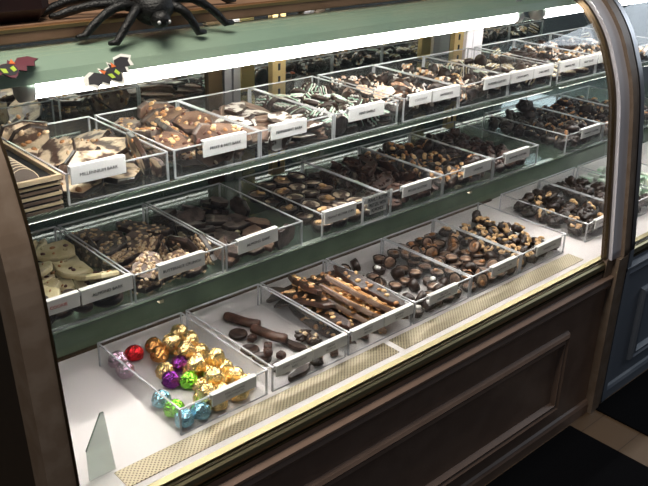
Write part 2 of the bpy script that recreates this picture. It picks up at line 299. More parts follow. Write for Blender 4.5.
PROTO = {
 'millennium': [lambda s=s: slab(s, .056, .042, .011, 'dark_choc', 'cream_swirl', ['nut_brown', 'almond_bit'], 6, .006) for s in (1, 2, 3)],
 'millennium_bit': [lambda s=s: slab(s, .024, .018, .009, 'bloomed_choc', 'cream_swirl') for s in (4, 5)],
 'fruitnut': [lambda s=s: slab(s, .048, .03, .012, 'bloomed_choc', 'milk_choc', ['almond_bit', 'nut', 'raisin', 'nut_brown'], 16, .006) for s in (6, 7, 8)],
 'fruitnut_bit': [lambda s=s: slab(s, .022, .017, .01, 'milk_choc', None, ['nut', 'raisin'], 5, .005) for s in (9,)],
 'pepper': [lambda s=s: slab(s, .05, .023, .007, 'milk_choc', 'milk_choc_pale') for s in (10, 11)],
 'pepper_white': [lambda s=s: slab(s, .046, .026, .008, 'dark_choc', 'white_swirl') for s in (12, 13)],
 'mint_disc': [lambda s=s: swirl_disc(s, .0215, .011, 'dark_choc', ['icing', 'mint', 'icing', 'mint']) for s in (14, 15)],
 'coco': [lambda s=s: cluster(s, .021, 'dark_choc', ['coconut', 'coconut', 'peach'], 13, .0036) for s in (16, 17, 18)],
 'pinkslab': [lambda s=s: slab(s, .03, .018, .012, 'dark_choc', 'peach', ['peach', 'coconut'], 5, .006) for s in (19, 20)],
 'orange': [lambda: (lambda mb: mb.blob((0, 0, 0), (.02, .015, .007), 'orange', .2, 3, 12, 6).blob((.006, 0, -.002), (.018, .016, .007), 'dark_choc', .2, 2, 12, 6))(MB())],
 'amber': [lambda: (lambda mb: mb.blob((0, 0, 0), (.018, .014, .007), 'amber', .2, 3, 12, 6).blob((.008, 0, -.002), (.015, .014, .007), 'dark_choc', .2, 2, 12, 6))(MB())],
 'cocopeach': [lambda s=s: cluster(s, .021, 'dark_choc', ['peach', 'coconut', 'nut'], 12, .0042) for s in (21, 22)],
 'creamdisc': [lambda s=s: swirl_disc(s, .022, .012, 'dark_choc', ['ivory', 'icing']) for s in (23, 24)],
 'cookie': [lambda s=s: disc(s, .029, .016, 'dark_choc') for s in (25,)],
 'whitebark': [lambda s=s: slab(s, .042, .028, .010, 'ivory', 'ivory', ['nut_brown', 'ivory', 'raisin'], 6, .0055) for s in (26, 27, 28)],
 'butternut': [lambda s=s: slab(s, .044, .03, .011, 'dark_choc', 'bloomed_choc', ['almond_bit'], 18, .0045) for s in (29, 30)],
 'butternut_full': [lambda s=s: slab(s, .042, .028, .011, 'dark_choc', 'milk_choc', ['almond_bit'], 44, .0045) for s in (31,)],
 'almond_dark': [lambda s=s: slab(s, .034, .025, .010, 'dark_choc', 'bloomed_choc') for s in (32, 33)],
 'almond_red': [lambda s=s: slab(s, .032, .02, .010, 'dark_choc_red', 'milk_choc') for s in (34,)],
 'almond_white': [lambda s=s: slab(s, .012, .009, .008, 'ivory') for s in (35,)],
 'pbcup': [lambda s=s: cup(s, .0235, .018, 'dark_choc', 'cream_swirl') for s in (36, 37)],
 'pbcup_nut': [lambda s=s: cup(s, .0235, .018, 'dark_choc', 'choc_filling', 'nut', 4) for s in (38, 39)],
 'pretzel': [lambda s=s: slab(s, .036, .015, .012, 'dark_choc_red', None, ['dark_choc_red'], 5, .007) for s in (40, 41)],
 'plaincup': [lambda s=s: cup(s, .019, .017, 'dark_choc', 'dark_choc') for s in (42,)],
 'nutcluster': [lambda s=s: cluster(s, .022, 'dark_choc', ['nut_brown', 'nut'], 4, .0068, long=1.15) for s in (43, 44)],
 'redcluster': [lambda s=s: cluster(s, .021, 'dark_choc_red', ['dark_choc_red'], 4, .007) for s in (45, 46)],
 'darkcluster': [lambda s=s: cluster(s, .024, 'dark_choc', ['dark_choc'], 4, .007) for s in (47, 48)],
 'darknut': [lambda s=s: cluster(s, .022, 'dark_choc', ['nut_brown', 'dark_choc', 'almond_bit'], 4, .0055) for s in (49, 50)],
 'log': [lambda: log(1, .085, .0105, 'dark_choc_red')], 'disc': [lambda: disc(2, .020, .010, 'dark_choc')], 'cube': [lambda: cube(1, .017, 'dark_choc_red')],
 'turtle': [lambda: cluster(51, .017, 'dark_choc', ['dark_choc', 'almond_bit'], 7, .005)],
 'flatbar': [lambda: slab(52, .038, .010, .010, 'dark_choc', jit=.06)],
 'brittle': [lambda s=s: slab(s, .105, .021, .012, 'dark_choc_red', 'dark_choc', ['nut', 'nut_brown'], 12, .007, jit=.12, n=8) for s in (53, 54)],
 'brittle_car': [lambda s=s: slab(s, .095, .02, .012, 'milk_choc', 'caramel', ['nut', 'caramel', 'almond_bit'], 20, .007, jit=.12, n=8) for s in (55, 56)],
 'smallcup': [lambda s=s: cup(s, .017, .015, 'dark_choc', 'choc_filling') for s in (57, 58)],
 'smallcup_salt': [lambda s=s: cup(s, .017, .015, 'dark_choc', 'bloomed_choc', 'coconut', 1) for s in (59,)],
 'nutcup': [lambda s=s: cup(s, .0185, .013, 'dark_choc', 'choc_filling', 'nut_brown', 1) for s in (60, 61)],
 'nutcup_pale': [lambda s=s: cup(s, .0185, .013, 'dark_choc', 'choc_filling') for s in (62,)],
 'cashew': [lambda s=s: cashewed(s, .019, 'dark_choc', 3) for s in (63, 64, 65)],
 'cashew_big': [lambda s=s: cashewed(s, .022, 'dark_choc', 3) for s in (66, 67)],
 'greenbox': [lambda: (lambda mb: mb.bbox(-.02, -.014, -.009, .02, .014, .009, .002, 'pale_green'))(MB())],
}
for c in ('gold', 'copper', 'pink', 'red', 'purple', 'green', 'blue'): PROTO['foil_'+c] = [lambda c=c, s=s: foil(s, c) for s in ((1, 2, 3) if c == 'gold' else (4,))]
PMESH = {}
def pmesh(key, k):
    if (key, k) not in PMESH: PMESH[(key, k)] = PROTO[key][k]().mesh('sweet_'+key)
    return PMESH[(key, k)]
# ---------------------------------------------------------------- trays: (id, row, x of left side, shift in y)
TW, TD, TH, TT = 0.194, 0.288, 0.054, 0.003
ROW = {'B': (1.024, 0.491), 'M': (1.172, 0.687), 'T': (1.214, 0.881)}
TRAYS = [('T0', .560), ('T1', .766), ('T2', .962), ('T3', 1.158), ('T4', 1.370), ('T5', 1.567), ('T6', 1.764), ('T7', 1.985), ('T8', 2.182), ('T9', 2.379),
         ('M0', .446), ('M1', .645), ('M2', .844), ('M3', 1.092), ('M4', 1.288), ('M5', 1.484), ('M6', 1.680), ('M7', 2.010), ('M8', 2.206), ('M9', 2.402),
         ('B0', .632), ('B1', .837), ('B2', 1.036), ('B3', 1.236), ('B4', 1.434), ('B5', 1.632), ('B6', 1.930), ('B7', 2.128), ('B8', 2.34)]
PILES = {  # rest poses of the sweets: kind, variant, position in mm from the tray corner, rotation in degrees
 'B0': '23,0,28.7,266,15.8,0,0,0;23,0,22,223.8,15.8,0,0,77;25,0,66.5,266,15.8,0,0,154;20,0,111.8,266,15.8,0,0,231;20,0,102.4,228.8,15.8,0,0,308;24,0,112.7,174.5,15.8,0,0,25;24,0,70.7,139.5,15.8,0,0,102;22,0,95.2,115.2,15.8,0,0,179;19,0,22,97.1,15.8,0,0,256;22,0,24.1,57.6,15.8,0,0,333;19,0,22,22.1,15.8,0,0,50;19,0,56.5,22,15.8,0,0,127;21,0,170.3,266,15.8,0,0,204;21,1,172,231.5,15.8,0,0,281;21,2,135.6,238.4,15.8,0,0,358;21,0,172,188.5,15.8,0,0,75;21,1,141.4,204.3,15.8,0,0,152;21,2,172,143,15.8,0,0,229;21,0,146,165.8,15.8,0,0,306;21,1,78.2,173.2,15.8,0,0,23;21,2,137.6,111.7,15.8,0,0,100;21,0,172,108.5,15.8,0,0,177;21,1,118.6,140.5,15.8,0,0,254;21,2,103.4,81.7,15.8,0,0,331;21,0,137.6,77.2,15.8,0,0,48;21,1,172,74,15.8,0,0,125;21,2,83.2,53.7,15.8,0,0,202;21,0,119.5,47.9,15.8,0,0,279;21,1,142.3,22,15.8,0,0,356;21,2,96.7,22,15.8,0,0,73;21,0,172,39.5,15.8,0,0,150;21,0,126.5,223.8,38.5,-20,-20,0;21,1,133.4,181.5,38.5,17,-7,91;21,2,117.1,122.4,38.5,14,6,182;21,0,78.8,32.6,38.5,11,19,273;21,1,159.3,245.3,38.5,8,-8,4;21,2,161.8,208.1,38.5,5,5,95;21,0,160.5,121.1,38.5,2,18,186;21,1,120.2,68.9,38.5,-1,-9,277',
 'B1': '29,0,109.2,238,11.8,0,0,-64;29,0,108.4,144.7,20.8,0,0,-69;17,0,71.7,202.1,8.5,0,0,0;14,0,82.7,168.4,10,0,0,17;14,0,88.2,122.2,10,0,0,46;14,0,86.6,78.5,10,0,0,11;17,0,51.7,96.1,8.5,0,0,0;14,0,59.5,86.6,24,0,0,63;18,0,133.6,90.2,8.5,0,0,-78;47,0,167.5,103.7,12,0,0,0;47,0,171.8,73.8,12,0,0,115;14,0,89.7,41.8,10,0,0,29;17,0,59.8,46.3,8.5,0,0,0;47,0,126.1,16.8,12,0,0,57;14,0,176.5,17.9,10,0,0,52;18,0,197.7,49.4,8.5,0,0,-8;17,0,51.9,135.6,8.5,0,0,0;18,0,76.8,8.7,8.5,0,0,11',
 'B2': '4,0,68.7,109.8,14.1,1,0,87;5,1,118.4,148.1,14,1,0,113;4,0,168.8,154.5,14.1,0,1,90;4,1,26.5,119.7,15.7,-23,1,88;5,0,97.9,91.5,27.8,25,-12,105;4,1,141.9,193.7,28.5,-26,167,-67;4,0,23.8,116.2,41,-12,6,85;5,1,99.9,80.9,51,23,-15,110;4,0,98.5,243.1,34.3,4,165,-21;4,1,24.6,186.7,53,-2,11,91;5,0,146,84.9,38.3,-8,-11,119;4,1,88.3,198.2,36.7,-16,15,149;4,0,51.8,199.5,70.4,15,16,65;5,1,116.8,78.7,67.2,23,-17,113;4,0,156.3,101.3,65.8,-3,-13,102',
 'B3': '45,0,164.3,263.7,10.7,0,0,115;45,0,60.2,160.4,18.1,0,76,-176;45,0,78.8,201.4,10.7,0,0,-2;45,0,22.5,73.5,18.1,0,76,130;45,1,123.6,137.8,10.7,0,0,111;45,0,162.1,229.3,18.1,-72,-37,145;45,1,137.7,22,10.7,0,0,-169;45,0,44.6,268.1,18.1,60,-61,-15;45,1,169.7,24.7,11.1,-1,1,-23;45,0,80.2,48.6,18.1,75,12,-170;45,1,102.5,21.2,18.1,72,37,-4;45,0,16.3,104.9,18.1,60,61,66;45,1,88.2,136.6,10.7,0,0,139;45,0,174.1,62.6,18.1,-75,12,-113;45,1,151.3,132.6,26.2,0,1,-72;45,0,21.2,140.5,10.7,0,0,-165;45,1,41.9,124.8,18.1,-75,-12,54;46,0,128,166.3,18.1,-75,12,-33;46,0,170.4,102.9,10.7,0,0,-152;46,0,142,47.6,18.1,75,12,165;46,0,71,20.5,18.1,75,12,-43;46,0,23.4,50,18.1,72,-37,21;46,0,113.1,103.7,18.1,-72,37,-92;46,0,121,222.3,10.7,0,0,99;46,0,31.3,20.7,10.7,0,0,-62;45,0,154,75.6,11.3,2,1,-101;45,1,45.1,60.8,18.1,-60,61,-33;45,0,82.8,269.3,18.1,-72,-37,-122;45,1,173.3,150.5,10.7,0,0,-105;45,0,164.8,185.7,10.7,0,0,-118;45,1,110.6,50.7,11.1,-1,-1,-101',
 'B4': '34,0,64.3,62,17.2,-20,15,-99;34,0,171.5,149.7,9.7,0,0,170;34,0,172.9,114.5,13.9,-11,-8,-86;34,1,169.9,268.4,14.9,-4,16,89;34,0,63.8,109.9,9.7,0,0,66;34,1,95.5,265.8,9.7,0,0,-41;34,0,84.7,228.5,9.7,0,0,-122;34,1,179.8,198.3,19.2,-54,59,130;34,0,134.3,20.4,13.6,-12,-3,142;34,1,177,42.8,19.2,-72,12,-103;34,0,59.1,222.4,19.2,0,72,179;34,1,60.5,16.9,19.2,54,-59,18;34,0,178.2,129.7,34,48,46,-126;34,1,56.2,147.4,15.8,23,-17,41;34,0,22.2,265.5,9.7,0,0,152;34,1,146.6,87.4,9.7,0,0,119;34,0,168,15.6,19.2,72,-12,-4;34,1,156,178.2,17,17,31,171;34,0,32.5,200.7,23.3,0,-1,-108;34,1,23.9,22.5,9.7,0,0,-180;34,0,22.3,121,9.7,0,0,-3;34,1,43.6,46.6,19.2,54,59,-77;34,0,131.4,267.6,13.5,-12,3,12;34,1,119.1,214.1,14.9,-4,16,28;34,0,29.9,232.4,17.7,22,-17,45;34,1,87.5,195.6,19.2,-72,-12,136;34,0,122.7,243.8,19.2,-72,-12,168;34,1,99,23.6,9.7,0,0,166;35,0,153.4,51,16.4,21,-20,-53;35,0,22.5,159.6,9.7,0,0,65;35,0,57.4,182.5,9.7,0,0,134;35,0,178.7,78.8,19.2,0,-72,-177;35,0,158.8,231.4,9.7,0,0,115;35,0,127.7,149.1,19.2,72,-12,-160;35,0,34.7,84.6,9.7,0,0,-151;35,0,15.5,57.4,19.3,68,-37,-69;35,0,108,89.6,9.7,0,0,-40;35,0,93.6,135.6,23.6,0,0,137;35,0,87,159.3,10,0,0,12;35,0,98.7,127.2,9.7,0,0,-143;35,0,85.8,73.7,19.2,54,59,95;35,0,59.7,265.4,16.2,-17,-13,-130;35,0,137.5,125.3,9.7,0,0,-65;35,0,117.1,175.9,9.7,0,0,-74;35,0,117.1,55.5,10,0,1,160;35,0,22.2,198.1,9.7,0,0,-2;35,0,31.6,87.9,23.7,1,1,-84;35,0,78,37.7,19.2,72,-12,-126',
 'B5': '8,0,174,26.9,14.3,-10,-2,-83;8,1,94.9,182.9,14.1,2,-3,-75;8,2,171.1,66.7,13.9,3,6,-78;8,0,112.6,149,14.1,6,15,-162;8,1,42,40.6,14.1,2,-3,-108;8,2,33.2,77.9,13.9,3,6,-107;8,0,131.2,183.7,14.2,6,16,-44;8,1,19,109.2,19.7,-28,-50,14;8,2,54.1,122.6,14.1,-23,-2,179;8,0,22.5,228.4,14.1,6,14,-94;8,1,74.9,21.6,14.2,2,-7,-93;8,2,168.2,270.1,20.5,-20,84,-111;8,0,21.3,181.2,14.4,8,20,76;8,1,72.5,154,14.1,2,-3,48;8,2,152.4,211.9,18.3,11,-27,-169;8,0,57.4,228,17.1,0,-22,101;8,1,58.7,190.4,18,8,35,162;8,2,113.6,23.8,13.9,3,6,143;8,0,150.3,146.5,14.1,6,14,114;8,1,164.4,104.6,15.7,-30,3,-129;8,2,70.5,88.7,14.2,4,11,-102;8,0,142.5,42.7,14.1,6,14,111;8,1,20.2,19.2,19.9,73,12,-39;8,2,23.5,144.7,15.6,-24,-18,157;8,0,28.8,266.6,14.3,-12,-4,-10;8,1,129.9,113.3,14.1,2,-4,-104;8,2,172.6,241.9,14.1,9,3,95;8,0,90.3,245.3,14.5,-19,-14,-113;8,1,76.6,54.1,19.8,33,-36,-86;8,2,134.3,79.6,19.4,-46,-42,149;8,0,171.6,177.5,19.4,55,3,-43;8,1,114.9,216.8,14.2,2,-7,-9;8,2,173.4,136.7,28.9,-29,-14,-120;8,0,93.6,115.5,14.5,-19,-14,-73',
 'B6': '9,0,135.3,40.1,17.7,31,9,-104;9,1,169.2,24.7,15.6,3,3,62;9,0,23.5,158.5,23.3,61,17,-134;9,1,124.8,229.4,22,-76,-37,63;9,0,100.3,26.1,18.5,-14,-19,-62;9,1,166.2,223.1,22,-26,-38,-21;9,0,172.2,151.9,17,17,-1,-99;9,1,22.8,46,15.3,2,0,71;9,0,168.8,95.8,24.2,39,-47,113;9,1,60.4,158.8,15.3,-1,-2,57;9,0,80,203.2,17,17,-1,19;9,1,59.6,75.6,19.8,2,-1,160;15,0,107.4,260.5,22.3,24,-13,-135;15,1,29.2,116.7,18.1,-12,5,1;15,0,147.5,186.6,20.5,7,-19,-148;15,1,29.4,200.5,18.1,-14,-1,9;15,0,104.5,62.5,31.7,-14,-7,-5;15,1,128.2,139.4,18.1,8,-10,-154;15,0,80,118.8,19.9,-42,-9,50;15,1,60.8,25.8,22.9,-14,-38,-4;15,0,103.6,172.2,21.4,30,-24,-167;15,1,161.9,261.8,21,27,11,15;15,0,126.2,99.1,19.9,-40,-10,4;15,1,41.6,239.2,22.8,-44,-22,-30',
 'B7': '15,0,27.8,159.6,19.9,-38,-12,-151;15,1,87.8,258.6,18.1,-12,5,-99;15,0,165.5,239.3,18.2,6,23,118;15,1,27.8,115.6,23.3,-84,1,-144;15,0,102.6,127.6,19.9,-38,-12,121;15,1,169.8,25.1,26.4,-36,57,94;15,0,23.7,73.6,21.4,30,-24,74;15,1,33.6,28.7,18,14,5,7;15,0,171.4,182.3,20.6,-21,-7,-92;15,1,26.3,260.5,23.3,-68,2,-43;15,0,100.9,207.8,20.5,7,-19,126;15,1,58.2,207.6,18.1,8,-10,102;15,0,128.8,256.5,24.4,66,36,56;15,1,80.4,167.5,22.8,-44,-22,-1;15,0,123.9,62.8,22.9,-37,-29,-95;15,1,157,91.4,18.1,-14,-1,-44;15,0,100.2,20.2,21.4,-75,-1,-165;15,1,72.6,56.9,22.8,-44,-22,-29;15,0,70.6,104.4,19.9,-38,-12,110;15,1,142.8,151.9,23.3,-84,1,-23',
 'B8': '28,0,110.8,134.1,12.2,0,180,-82;28,0,169.1,236.2,12.2,0,-180,-84;28,0,46.1,209.8,12.2,0,-180,-7;28,0,160.5,177.9,30.6,0,0,-44;28,0,123.3,225.6,17.2,90,0,101;28,0,21.1,262.4,12.2,0,180,89;28,0,138.9,109.8,17.2,90,0,39;28,0,58.4,67,17.2,90,0,-60;28,0,106.2,132.1,30.6,0,0,-179;28,0,75.6,185.5,12.2,0,0,64;28,0,142.4,237.2,23.2,82,90,-87;28,0,113.4,263.7,17.2,-90,0,15;28,0,32.3,130.7,17.2,-90,0,-5;28,0,71.4,260.6,12.2,0,0,-83;28,0,73.9,128.7,12.2,0,0,168;28,0,172.4,195,12.2,0,0,101;28,0,98.8,210.8,30.6,0,0,-74;28,0,90.3,221.7,12.2,0,0,-5;28,0,176.6,142.3,17.2,-90,0,72;28,0,137.7,167.7,12.2,0,0,-141;28,0,121.6,45,12.2,0,180,-38;28,0,23.9,84.3,17.2,90,0,31;28,0,37.6,44.9,12.2,0,0,118;28,0,143.3,86.4,17.2,90,0,22',
 'M0': '12,0,105.6,32.2,23,32,-11,80;12,0,37,144.8,11.2,0,0,135;12,0,31.5,35.2,31.7,78,32,-22;12,0,77.3,48.8,11.2,0,0,-56;12,0,161.3,32.2,11.2,0,0,157;12,0,161.8,249.6,11.2,0,0,110;12,0,69.1,255.5,21.5,-29,5,-83;12,0,31.3,17.9,31.7,75,-45,-4;12,0,32.3,255.7,11.2,0,0,38;12,0,54,200.9,11.2,0,0,-127;12,0,29.8,171.4,33.2,29,19,-145;12,0,154.8,32.2,27.6,0,0,-64;48,0,112.4,114,12.4,-8,1,56;48,1,160.9,101.7,11.7,-1,-2,-84;48,2,102.4,247.5,35.4,25,176,53;48,0,163.2,187.9,17.1,1,-12,67;48,1,167.8,67.2,38.7,15,18,114;48,2,112.1,206,18.6,-5,-17,-79;48,0,77.7,159.9,34.3,-1,15,152;48,1,30.4,238.9,35.5,20,155,70;48,2,97.7,156.2,17.9,173,15,76;48,0,64.9,95.9,21.2,9,19,-178;48,1,41.2,115.6,31,-3,18,-168;48,2,130.3,262.4,23.9,-28,-16,24;48,0,44.1,68.5,35.1,-30,-2,146;48,1,150,142.3,27.4,2,-1,-70;48,2,152.4,207.5,36.8,-12,4,167',
 'M1': '6,0,110.9,193.9,12,-1,1,-172;6,1,139.1,43.3,11.9,-1,0,-70;6,0,165.4,161.1,11.9,0,0,76;6,1,85.5,248.3,11.9,-1,0,70;6,0,157.2,107.4,21.3,-33,0,138;6,1,55.9,150.6,11.9,-1,0,-66;6,0,30.3,244.6,12,0,0,76;6,1,147,67.6,42.7,-54,-1,-71;6,0,12,176.4,29.9,-91,-2,-91;6,1,108.7,166.1,27.4,-4,-15,101;6,0,164.1,196.1,28.9,-5,-7,-83;6,1,44,253.3,29.6,-1,0,-10;6,0,151.1,257.7,18.8,3,13,-11;6,1,53.2,176.2,33.2,18,-5,-91;7,0,106.1,94.3,21.9,26,13,-114;7,0,109.7,34.6,29.1,-14,-30,40;7,0,38.6,32.3,12.5,-2,0,-14;7,0,94.8,114.4,37,10,28,-158;7,0,40.4,82,12.3,0,0,177;7,0,58.4,60.9,30.8,1,0,5;7,0,181.3,49.8,33.8,88,-34,90;7,0,44.6,30.3,46,31,-23,22;7,0,36.6,112.6,32.7,4,15,164',
 'M2': '0,0,35.4,193.6,21.2,14,-35,65;0,1,185,201.5,24.4,90,-20,91;0,0,22.6,254.4,17.2,-2,160,-72;0,1,29.3,222.6,8.5,0,-179,53;0,0,120.1,135.7,19,4,-2,-174;0,1,45.4,152.9,22.7,16,178,-22;0,0,69,91.9,19.4,-180,-1,28;0,1,32.4,136.6,16.5,8,14,109;0,0,77.2,249.6,14.4,-10,-175,64;0,1,159,173,8.2,0,0,112;0,0,136.7,222.8,18,175,23,33;0,1,157.9,15.7,25.1,90,-2,-166;0,0,32.9,162.9,32.2,16,-177,-2;0,1,88.2,36.6,13.2,166,-1,85;0,0,52.5,30.6,20.6,4,180,69;0,1,109.6,262.7,17.4,1,-19,-173;0,0,30,259.1,28.5,5,-160,100;0,1,72,219.7,23.6,-25,10,-156;0,0,83.4,131.7,8.2,0,0,74;0,1,159.1,263.2,16.6,176,15,-17;0,0,152.8,108.7,8.2,0,0,28;0,1,165,252.5,25.6,-14,-6,-115;0,0,107,180.5,19,0,0,-53;0,1,97.8,178.2,8.2,0,0,-16;1,0,169.6,111,19.3,2,-178,-68;1,0,63.8,82.8,8.4,0,180,57;1,0,25.9,97,8.4,-180,0,59;1,0,23.8,54.9,19.8,-38,-20,42;1,0,36.9,31.1,8.4,0,180,38;2,0,58.7,165.5,7.2,0,0,-145;2,0,12.9,170,11.1,-90,29,-26;2,0,102.2,103.9,11.1,90,151,5;2,0,184.4,74.9,11.3,90,14,-90;2,0,61.6,189.4,12.1,90,48,93;2,0,146,275.9,7.2,0,0,132;2,0,97.1,275.9,7.2,0,0,132;1,0,113.5,215.5,8.2,0,0,-33;1,0,111.3,78.7,8.2,0,0,-8;1,0,130.4,35.5,8.2,0,0,51;1,0,128.5,84.9,19,0,0,-154',
 'M3': '38,0,27,30,12.2,0,0,0;37,0,27,85,12.2,0,0,31;38,0,27,140,12.2,0,0,62;37,0,27,195,12.2,0,0,93;38,0,27,250,12.2,0,0,124;37,0,73.6,30,12.2,0,0,50;38,1,73.6,85,12.2,0,0,81;37,0,73.6,140,12.2,0,0,112;38,1,73.6,195,12.2,0,0,143;37,0,73.6,250,12.2,0,0,174;38,0,120.2,30,12.2,0,0,100;37,0,120.2,85,12.2,0,0,131;38,0,120.2,140,12.2,0,0,162;37,0,120.2,195,12.2,0,0,193;38,0,120.2,250,12.2,0,0,224;37,0,166.8,30,12.2,0,0,150;38,1,166.8,85,12.2,0,0,181;37,0,166.8,140,12.2,0,0,212;38,1,166.8,195,12.2,0,0,243;37,0,166.8,250,12.2,0,0,274;38,0,50,48,31.2,-7,-8,0;37,1,50,92,31.2,4,-3,47;37,0,50,148,31.2,0,2,94;38,1,50,192,31.2,-4,7,141;37,0,50,248,31.2,7,-5,188;37,1,96.5,48,31.2,0,5,90;38,0,96.5,92,31.2,-4,-7,137;37,1,96.5,148,31.2,7,-2,184;37,0,96.5,192,31.2,3,3,231;38,1,96.5,248,31.2,-1,8,278;37,0,143,48,31.2,7,1,180;37,1,143,92,31.2,3,6,227;38,0,143,148,31.2,-1,-6,274;37,1,143,192,31.2,-5,-1,321;37,0,143,248,31.2,6,4,8',
 'M4': '43,0,125.9,149.5,13.9,12,-1,-80;43,1,174.4,214.3,12.8,-13,1,89;43,0,137.4,19.5,14.3,17,-2,180;43,1,28.9,247.2,12.7,-2,-174,-50;43,0,17.7,82.3,18.2,23,-10,-103;43,1,46.1,123.7,18.8,-90,-13,85;43,0,22.6,149.1,13.9,11,-1,-107;43,1,155.9,266.6,12.9,-11,1,8;43,0,154.5,37.2,25.8,-7,151,-82;43,1,99,265.3,24.4,-12,-23,-152;43,0,56.7,208.8,17.5,93,14,-114;43,1,181.1,41.1,19.2,-101,1,89;43,0,33,29.5,12.9,-14,-178,-30;43,1,172.3,236.8,33.3,13,-180,74;43,0,88.9,106.2,17.4,90,14,-31;43,1,59.2,54.1,12.8,-13,1,157;43,0,141.7,212.9,13.9,11,-1,-92;43,1,84.1,77.7,12.8,-13,1,154;43,0,17.5,209.5,22.3,30,24,-103;43,1,156.9,157.7,19,82,1,82;43,0,145.9,89.8,14.1,-14,-2,-45;43,1,180.5,162.2,26.8,80,33,-86;43,0,125.3,51.4,28,-159,21,81;43,1,24.5,166.4,33.8,-31,-6,54;43,0,174.4,102.1,25.1,61,-20,-78;43,1,96.1,29.1,19,-106,-13,-139;43,0,107.7,123.9,25.1,56,-21,-21;43,1,108.7,221,12.9,-12,1,-103;43,0,67.1,84.4,33.5,-27,167,5;43,1,60.9,264.8,12.8,-13,1,-26;43,0,132.8,249.3,30.8,154,1,89;43,1,72.5,49.1,31.7,-2,-2,18;43,0,79.1,158.4,19.4,-110,0,-123;43,1,134.7,186.3,35.3,8,13,-157;42,0,84.2,221.7,19.9,-60,-61,46;42,0,70.8,182.5,19.9,72,37,-135',
 'M5': '33,0,171.5,69.5,17,-22,28,-55;33,1,20.2,27.5,18.5,-38,7,-89;33,0,169.9,178.7,15.7,3,2,158;33,1,135.3,61.4,18,-3,34,178;33,0,19.1,264.6,22.1,42,22,-133;33,1,169,107.4,17.9,31,10,-175;33,0,92,264.6,20.9,51,-29,143;33,1,169.8,29.2,19.8,21,-15,27;33,0,55.9,114.2,18.8,-37,21,29;33,1,56.1,265.7,21.1,-62,0,49;33,0,24.8,158.5,21.4,55,-13,35;33,1,69.2,228.4,16.9,4,5,88;33,0,168.5,224.7,18.7,-36,21,-171;33,1,89.6,93.4,18.5,-13,37,-135;33,0,93.6,21.2,17,15,18,162;33,1,171.5,199,39.2,53,29,-153;33,0,100.9,193.7,16.7,-24,23,143;33,1,72.3,247.1,46,0,-14,62;33,0,99.8,60,23.3,-24,-42,100;33,1,154.8,38.8,47.2,27,3,-172;33,0,23,104.2,22.4,58,36,-77;33,1,36.2,137.9,36.7,-40,47,-150;33,0,171.8,264,16.2,-22,13,-108;33,1,63,185.9,20.3,14,37,20;33,0,130,94,21.4,-79,-22,-27;33,1,56,24.2,20.7,-5,49,173;33,0,20.2,66.2,22.6,-8,61,-46;33,1,132.3,162.3,19.6,6,33,-59;33,0,22.1,194.7,17,-22,28,68;33,1,29.2,232.3,18.8,-3,39,121;33,0,133.6,19.2,22.1,42,21,-43;33,1,113.6,234.6,18.9,41,-1,25;33,0,132.6,267.9,19.7,-29,42,-150;33,1,101.8,126.8,18.5,-38,9,-25;33,0,139.6,128.8,27.1,101,138,-28;33,1,135,205,23.1,13,-64,-126;33,0,59.6,65,16.1,-22,11,-118;33,1,167.2,143.9,18.3,-40,0,179;33,0,63.2,149,21.6,-59,13,150;33,1,93.7,162.1,25.3,103,137,-23',
 'M6': '44,0,21.8,197.9,17.1,9,21,102;44,1,137.1,124,15.5,13,3,-83;44,0,138.2,166.5,16.3,27,-1,-143;44,1,32.5,71.2,15.3,1,-5,23;44,0,135.5,264.4,16.5,18,-3,115;44,1,25.6,266.6,15.5,14,2,2;44,0,21.7,29.8,20.9,63,8,86;44,1,172.6,267,22.1,24,-55,-135;44,0,170.8,147.1,15.7,14,4,80;44,1,140.7,23.8,15.3,1,-5,47;44,0,59,137.6,15.7,14,4,25;44,1,52.2,23.9,15.9,1,-20,60;44,0,173.2,40.6,20.9,62,10,-53;44,1,63.9,180.9,15.3,1,-5,90;44,0,145.3,75.8,21.1,27,22,-60;44,1,169.8,233.7,16.6,15,-25,-110;44,0,72.9,63.3,16.1,-33,2,-147;44,1,172.1,102.4,15.6,15,2,-76;44,0,68.9,102.1,15.7,-26,7,-170;44,1,96.4,22.7,15.3,1,-5,-174;44,0,103.4,182.3,16.3,26,-1,-72;44,1,23.9,157.4,15.3,1,-5,29;44,0,172.8,193.7,15.5,-23,9,114;44,1,101.5,140.9,15.3,1,-5,-133;44,0,105.7,92.3,17.6,-43,-6,-120;44,1,119.2,55.1,21.1,57,20,163;15,0,100.6,257.1,20.5,52,-1,-51;15,1,22,110.7,24.1,57,-2,-115;15,0,79.6,218,21.4,30,-24,-150;15,1,130.4,212.3,18.1,-12,5,-65;15,0,33.9,229.6,26.7,-67,-64,177;15,1,63.5,257.9,25.2,-64,28,-70',
